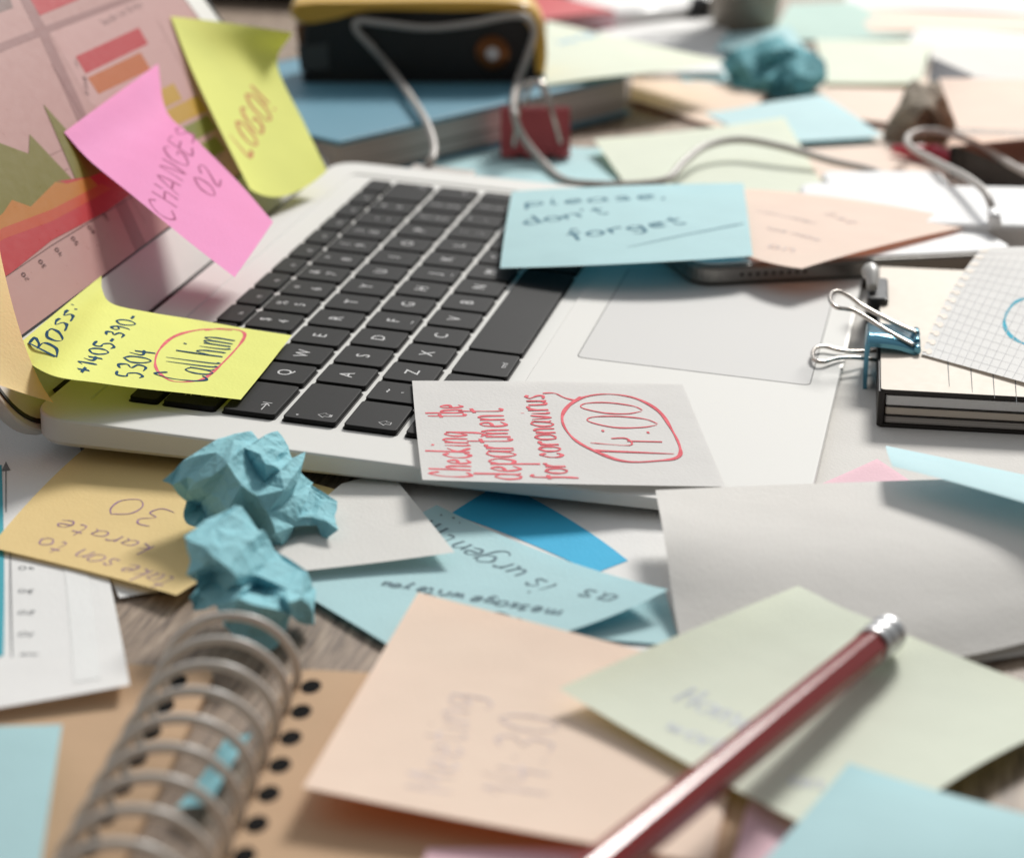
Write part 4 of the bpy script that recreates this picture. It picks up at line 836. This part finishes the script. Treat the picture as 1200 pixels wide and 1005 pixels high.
mb = MB(); tube(mb, [W(1290, 235, 14), W(1230, 215, 16), W(1190, 196, 16), W(1150, 172, 15), W(1110, 156, 14), W(1080, 154, 13), W(1064, 161, 13), W(1068, 173, 14), W(1098, 190, 18), W(1130, 206, 22), W(1152, 222, 24), W(1160, 236, 22), W(1164, 250, 18)], 1.6, 12)
ec = mb.build('earphone_cord', M['cord']); mb = MB(); tube(mb, [W(1164, 249, 18.5), W(1166, 262, 16)], 2.6, 12); mb.build('plug', M['phone'], ec)
tag(ec, 'white cord bent in a narrow loop at the right and touching the phone', 'cord')

# ================================================================== papers and things in the background
bgp = [
 ('paper_sheet', 'pale blue sheet under the red binder clip and the cord', 'paper', [(500, 212, 1.5), (730, 222, 1.5), (712, 172, 1.5), (505, 165, 1.5)], 'blue'),
 ('sticky_note', 'pale green note with a raised point behind the written blue note', 'sticky note', [(742, 230, 2), (975, 235, 3), (919, 138, 8), (696, 163, 7)], 'green'),
 ('paper_sheet', 'beige sheet under the red pen and the cord at the right', 'paper', [(925, 262, 1), (1210, 285, 1), (1220, 160, 1), (905, 152, 1)], 'peach'),
 ('sticky_note', 'light blue note in front of the teal crumpled ball', 'sticky note', [(905, 168, 5), (1036, 160, 5), (962, 112, 3), (824, 131, 3)], 'blue2'),
 ('paper_sheet', 'peach sheet beyond the blue book near its right corner', 'paper', [(738, 118, 3), (860, 152, 3), (905, 105, 3), (742, 88, 6)], 'peach2'),
 ('paper_sheet', 'peach sheet between the teal and brown crumpled balls', 'paper', [(930, 130, 2), (1070, 150, 2), (1090, 90, 2), (950, 82, 2)], 'peach'),
 ('sticky_note', 'pale green note with faint blue writing lying on the blue book', 'sticky note', [(638, 101, 23), (780, 83, 24), (850, 72, 23), (640, 24, 23.5)], 'green'),
 ('sticky_note', 'pale blue note tucked under the left side of the teal ball', 'sticky note', [(800, 96, 5), (880, 104, 5), (862, 74, 5), (790, 84, 5)], 'blue2'),
 ('paper_sheet', 'white sheet beyond the pale green note on the book', 'paper', [(740, 78, 4), (862, 70, 4), (850, 22, 4), (700, 34, 4)], 'white'),
 ('paper_sheet', 'thin white edge strip beside the corner of the blue book', 'paper', [(742, 86, 8), (850, 84, 8), (850, 70, 8), (742, 79, 8)], 'white'),
 ('sticky_note', 'pale aqua note behind the teal ball', 'sticky note', [(838, 60, 6), (952, 66, 6), (925, 33, 6), (850, 38, 6)], 'blue'),
 ('sticky_note', 'pale aqua-green note at the top centre right', 'sticky note', [(900, 50, 2), (1078, 42, 2), (1000, 4, 2), (925, 3, 2)], 'aqua'),
 ('sticky_note', 'whitish green note right of the teal ball', 'sticky note', [(968, 98, 4), (1078, 97, 4), (1092, 52, 4), (955, 46, 4)], 'green'),
 ('paper_sheet', 'grey-white sheet at the right beyond the brown ball', 'paper', [(1095, 90, 4), (1230, 94, 6), (1230, 55, 4), (1088, 52, 4)], 'grey'),
 ('paper_sheet', 'white sheet crossing the upper right edge', 'paper', [(1060, 52, 3), (1230, 62, 3), (1230, 38, 3), (1075, 36, 3)], 'white'),
 ('paper_sheet', 'beige sheet lying farther back at the upper right', 'paper', [(1020, 36, 2), (1230, 42, 2), (1230, 16, 2), (1000, 8, 2)], 'peach'),
 ('paper_sheet', 'bright white sheet filling the top right corner', 'paper', [(990, 8, 2), (1230, 18, 2), (1230, -60, 2), (990, -60, 2)], 'white'),
 ('paper_sheet', 'white sheet under the book at the top centre', 'paper', [(600, 30, 1), (900, 60, 1), (880, -40, 1), (560, -40, 1)], 'white'),
]
for nm, lab, cat, pts, mt in bgp:
    s_ = flat(nm, lab, cat, pts, M[mt], res=10, wob=1.0)
    if 'faint blue writing' in lab:
        pn = Pen(s_, ink('ink_pale_blue', (150, 190, 215)), 1.8); pn.text('see', (656, 52), (680, 48), .7); pn.text('on', (686, 46), (704, 42), .7); pn.done()
def q3(L): return [(u * 3, (v - 500) * 3, d) for u, v, d in L]
facet_ball('teal crumpled paper ball on the light blue note in the background',
    q3([(843, 74, 22), (857, 60, 28), (872, 57, 26), (892, 47, 34), (908, 44, 32), (924, 56, 26), (938, 62, 30), (952, 62, 28), (967, 72, 24), (969, 92, 18), (957, 104, 10), (946, 114, 5), (922, 116, 2), (900, 113, 1), (874, 109, 2), (857, 101, 8), (851, 86, 15)]),
    q3([(872, 76, 8), (888, 66, 20), (902, 92, -3), (920, 74, 20), (935, 88, 2), (948, 78, 16), (884, 98, 3), (912, 104, 8), (932, 106, -2), (865, 90, 14), (905, 60, 12), (955, 92, 8), (893, 82, 14)]), 905, 118, 8, M['teal'], back=40)
facet_ball('brown crumpled paper ball beside the raised peach note',
    q3([(1033, 160, 8), (1042, 140, 14), (1054, 122, 18), (1060, 104, 22), (1068, 95, 26), (1084, 101, 22), (1098, 98, 26), (1112, 112, 20), (1121, 134, 15), (1119, 156, 8), (1108, 170, 3), (1084, 174, 0), (1060, 172, 1), (1044, 170, 4)]),
    q3([(1062, 126, 4), (1075, 112, 12), (1088, 124, 2), (1100, 118, 12), (1072, 142, -4), (1092, 144, 8), (1106, 140, 0), (1056, 148, 7), (1082, 158, -2), (1100, 160, 6), (1064, 160, 5)]), 1078, 176, 9, M['brownball'], back=36)
slab_obj('wallet', 'dark brown leather wallet under the peach note at the right edge', 'wallet', W(1122, 172, 14), (W(1230, 215, 14) - W(1122, 172, 14)) * [1, 1, 0], 105, -70, 1, 15, (M['nbblack'], M['brownlea']), 4, 1.5)
sheet('sticky_note', 'raised peach note on the brown wallet at the right edge', 'sticky note', [[W(1122, 149, 26), W(1180, 152, 27), W(1250, 154, 27)], [W(1110, 118, 26), W(1175, 119, 27), W(1250, 120, 27)], [W(1100, 92, 30), W(1170, 93, 28), W(1250, 92, 27)]], M['peach'])
sheet('paper_scrap', 'dark sheet standing in for the shadow at a raised paper corner behind the peach note', 'paper scrap', [[W(1088, 96, 22), W(1104, 97, 24)], [W(1094, 68, 30), W(1142, 89, 28)]], simple('corner_shadow_grey', (112, 112, 116), .7), wob=0)  # shadow of the lifted sheet corner, put in as a dark grey surface
# red pen
RP = empty('marker_pen', W(1110, 182, 4), 'red marker pen lying on the beige sheet behind the looped cord', 'pen')
mb = MB(); tube(mb, [W(1046, 174, 5), W(1090, 181, 5)], lambda t: 4.6 * min(1, .35 + 3 * t), 14); mb.build('cap', M['redpen'], RP)
mb = MB(); tube(mb, [W(1093, 182, 5), W(1170, 196, 5)], lambda t: 5.0 * min(1, .5 + 3 * (1 - t)), 14); mb.build('barrel', simple('dark_red_plastic', (150, 20, 48), .35), RP)
# white pen with a black cap
WP = empty('pen', W(780, 14, 5), 'white pen with a black end lying on white paper at the top', 'pen')
mb = MB(); tube(mb, [W(700, 24, 5), W(812, 11, 5)], 4, 12); mb.build('barrel', M['phone'], WP)
mb = MB(); tube(mb, [W(813, 11, 5), W(838, 13, 5)], 8.5, 14); mb.build('cap', M['clipblack'], WP)
# cup
cb = W(872, 38, 0); CU = empty('cup', cb, 'grey cup whose base shows at the top edge', 'cup')
mb = MB(); L = []
for z, r_ in ((.3, 17), (1.5, 19), (30, 22), (85, 26), (85, 24.5), (32, 20.5), (5, 17.5)): L.append([cb + np.array([r_ * math.cos(k * math.pi / 16), r_ * math.sin(k * math.pi / 16), z]) for k in range(32)])
mb.loops(L, 0, True); mb.build('cup_body', M['cup'], CU)
mb = MB(); tube(mb, [cb + np.array([-4, 22, 70]), cb + np.array([-4, 42, 64]), cb + np.array([-4, 42, 36]), cb + np.array([-4, 20, 28])], 3, 10); mb.build('handle', M['cup'], CU)
# red covered book
slab_obj('book', 'red covered book at the top centre behind the stapler', 'book', W(622, 26, 12), (W(742, 12, 12) - W(622, 26, 12)) * [1, 1, 0], 62, -110, 1, 13, None, parts=[('cover', 0, 62, -110, 0, 11.2, 13, (M['bookred'], M['bookred']), 2), ('page_block', 1, 61, -109, -1, 2.6, 11.15, (M['rose'], M['rose']), 1), ('back_cover', 0, 62, -110, 0, 1.2, 2.55, (M['bookred'], M['bookred']), 2)], bev=.3)
# dark pouch behind the screen
mb = MB(); dp = W(440, 20, 0); L = []
for z, k_ in ((.5, .86), (6, .97), (16, 1.0), (30, .95), (38, .8)):
    L.append([dp + np.array([95 + 70 * k_ * math.copysign(abs(math.cos(q * math.pi / 16)) ** .5, math.cos(q * math.pi / 16)), 40 + 150 * k_ * math.copysign(abs(math.sin(q * math.pi / 16)) ** .5, math.sin(q * math.pi / 16)), z + 2 * math.sin(q * 1.7)]) for q in range(32)])
mb.loops(L, 0, True); tag(mb.build('pouch', M['dark']), 'dark olive fabric pouch behind the stapler and the screen', 'pouch')
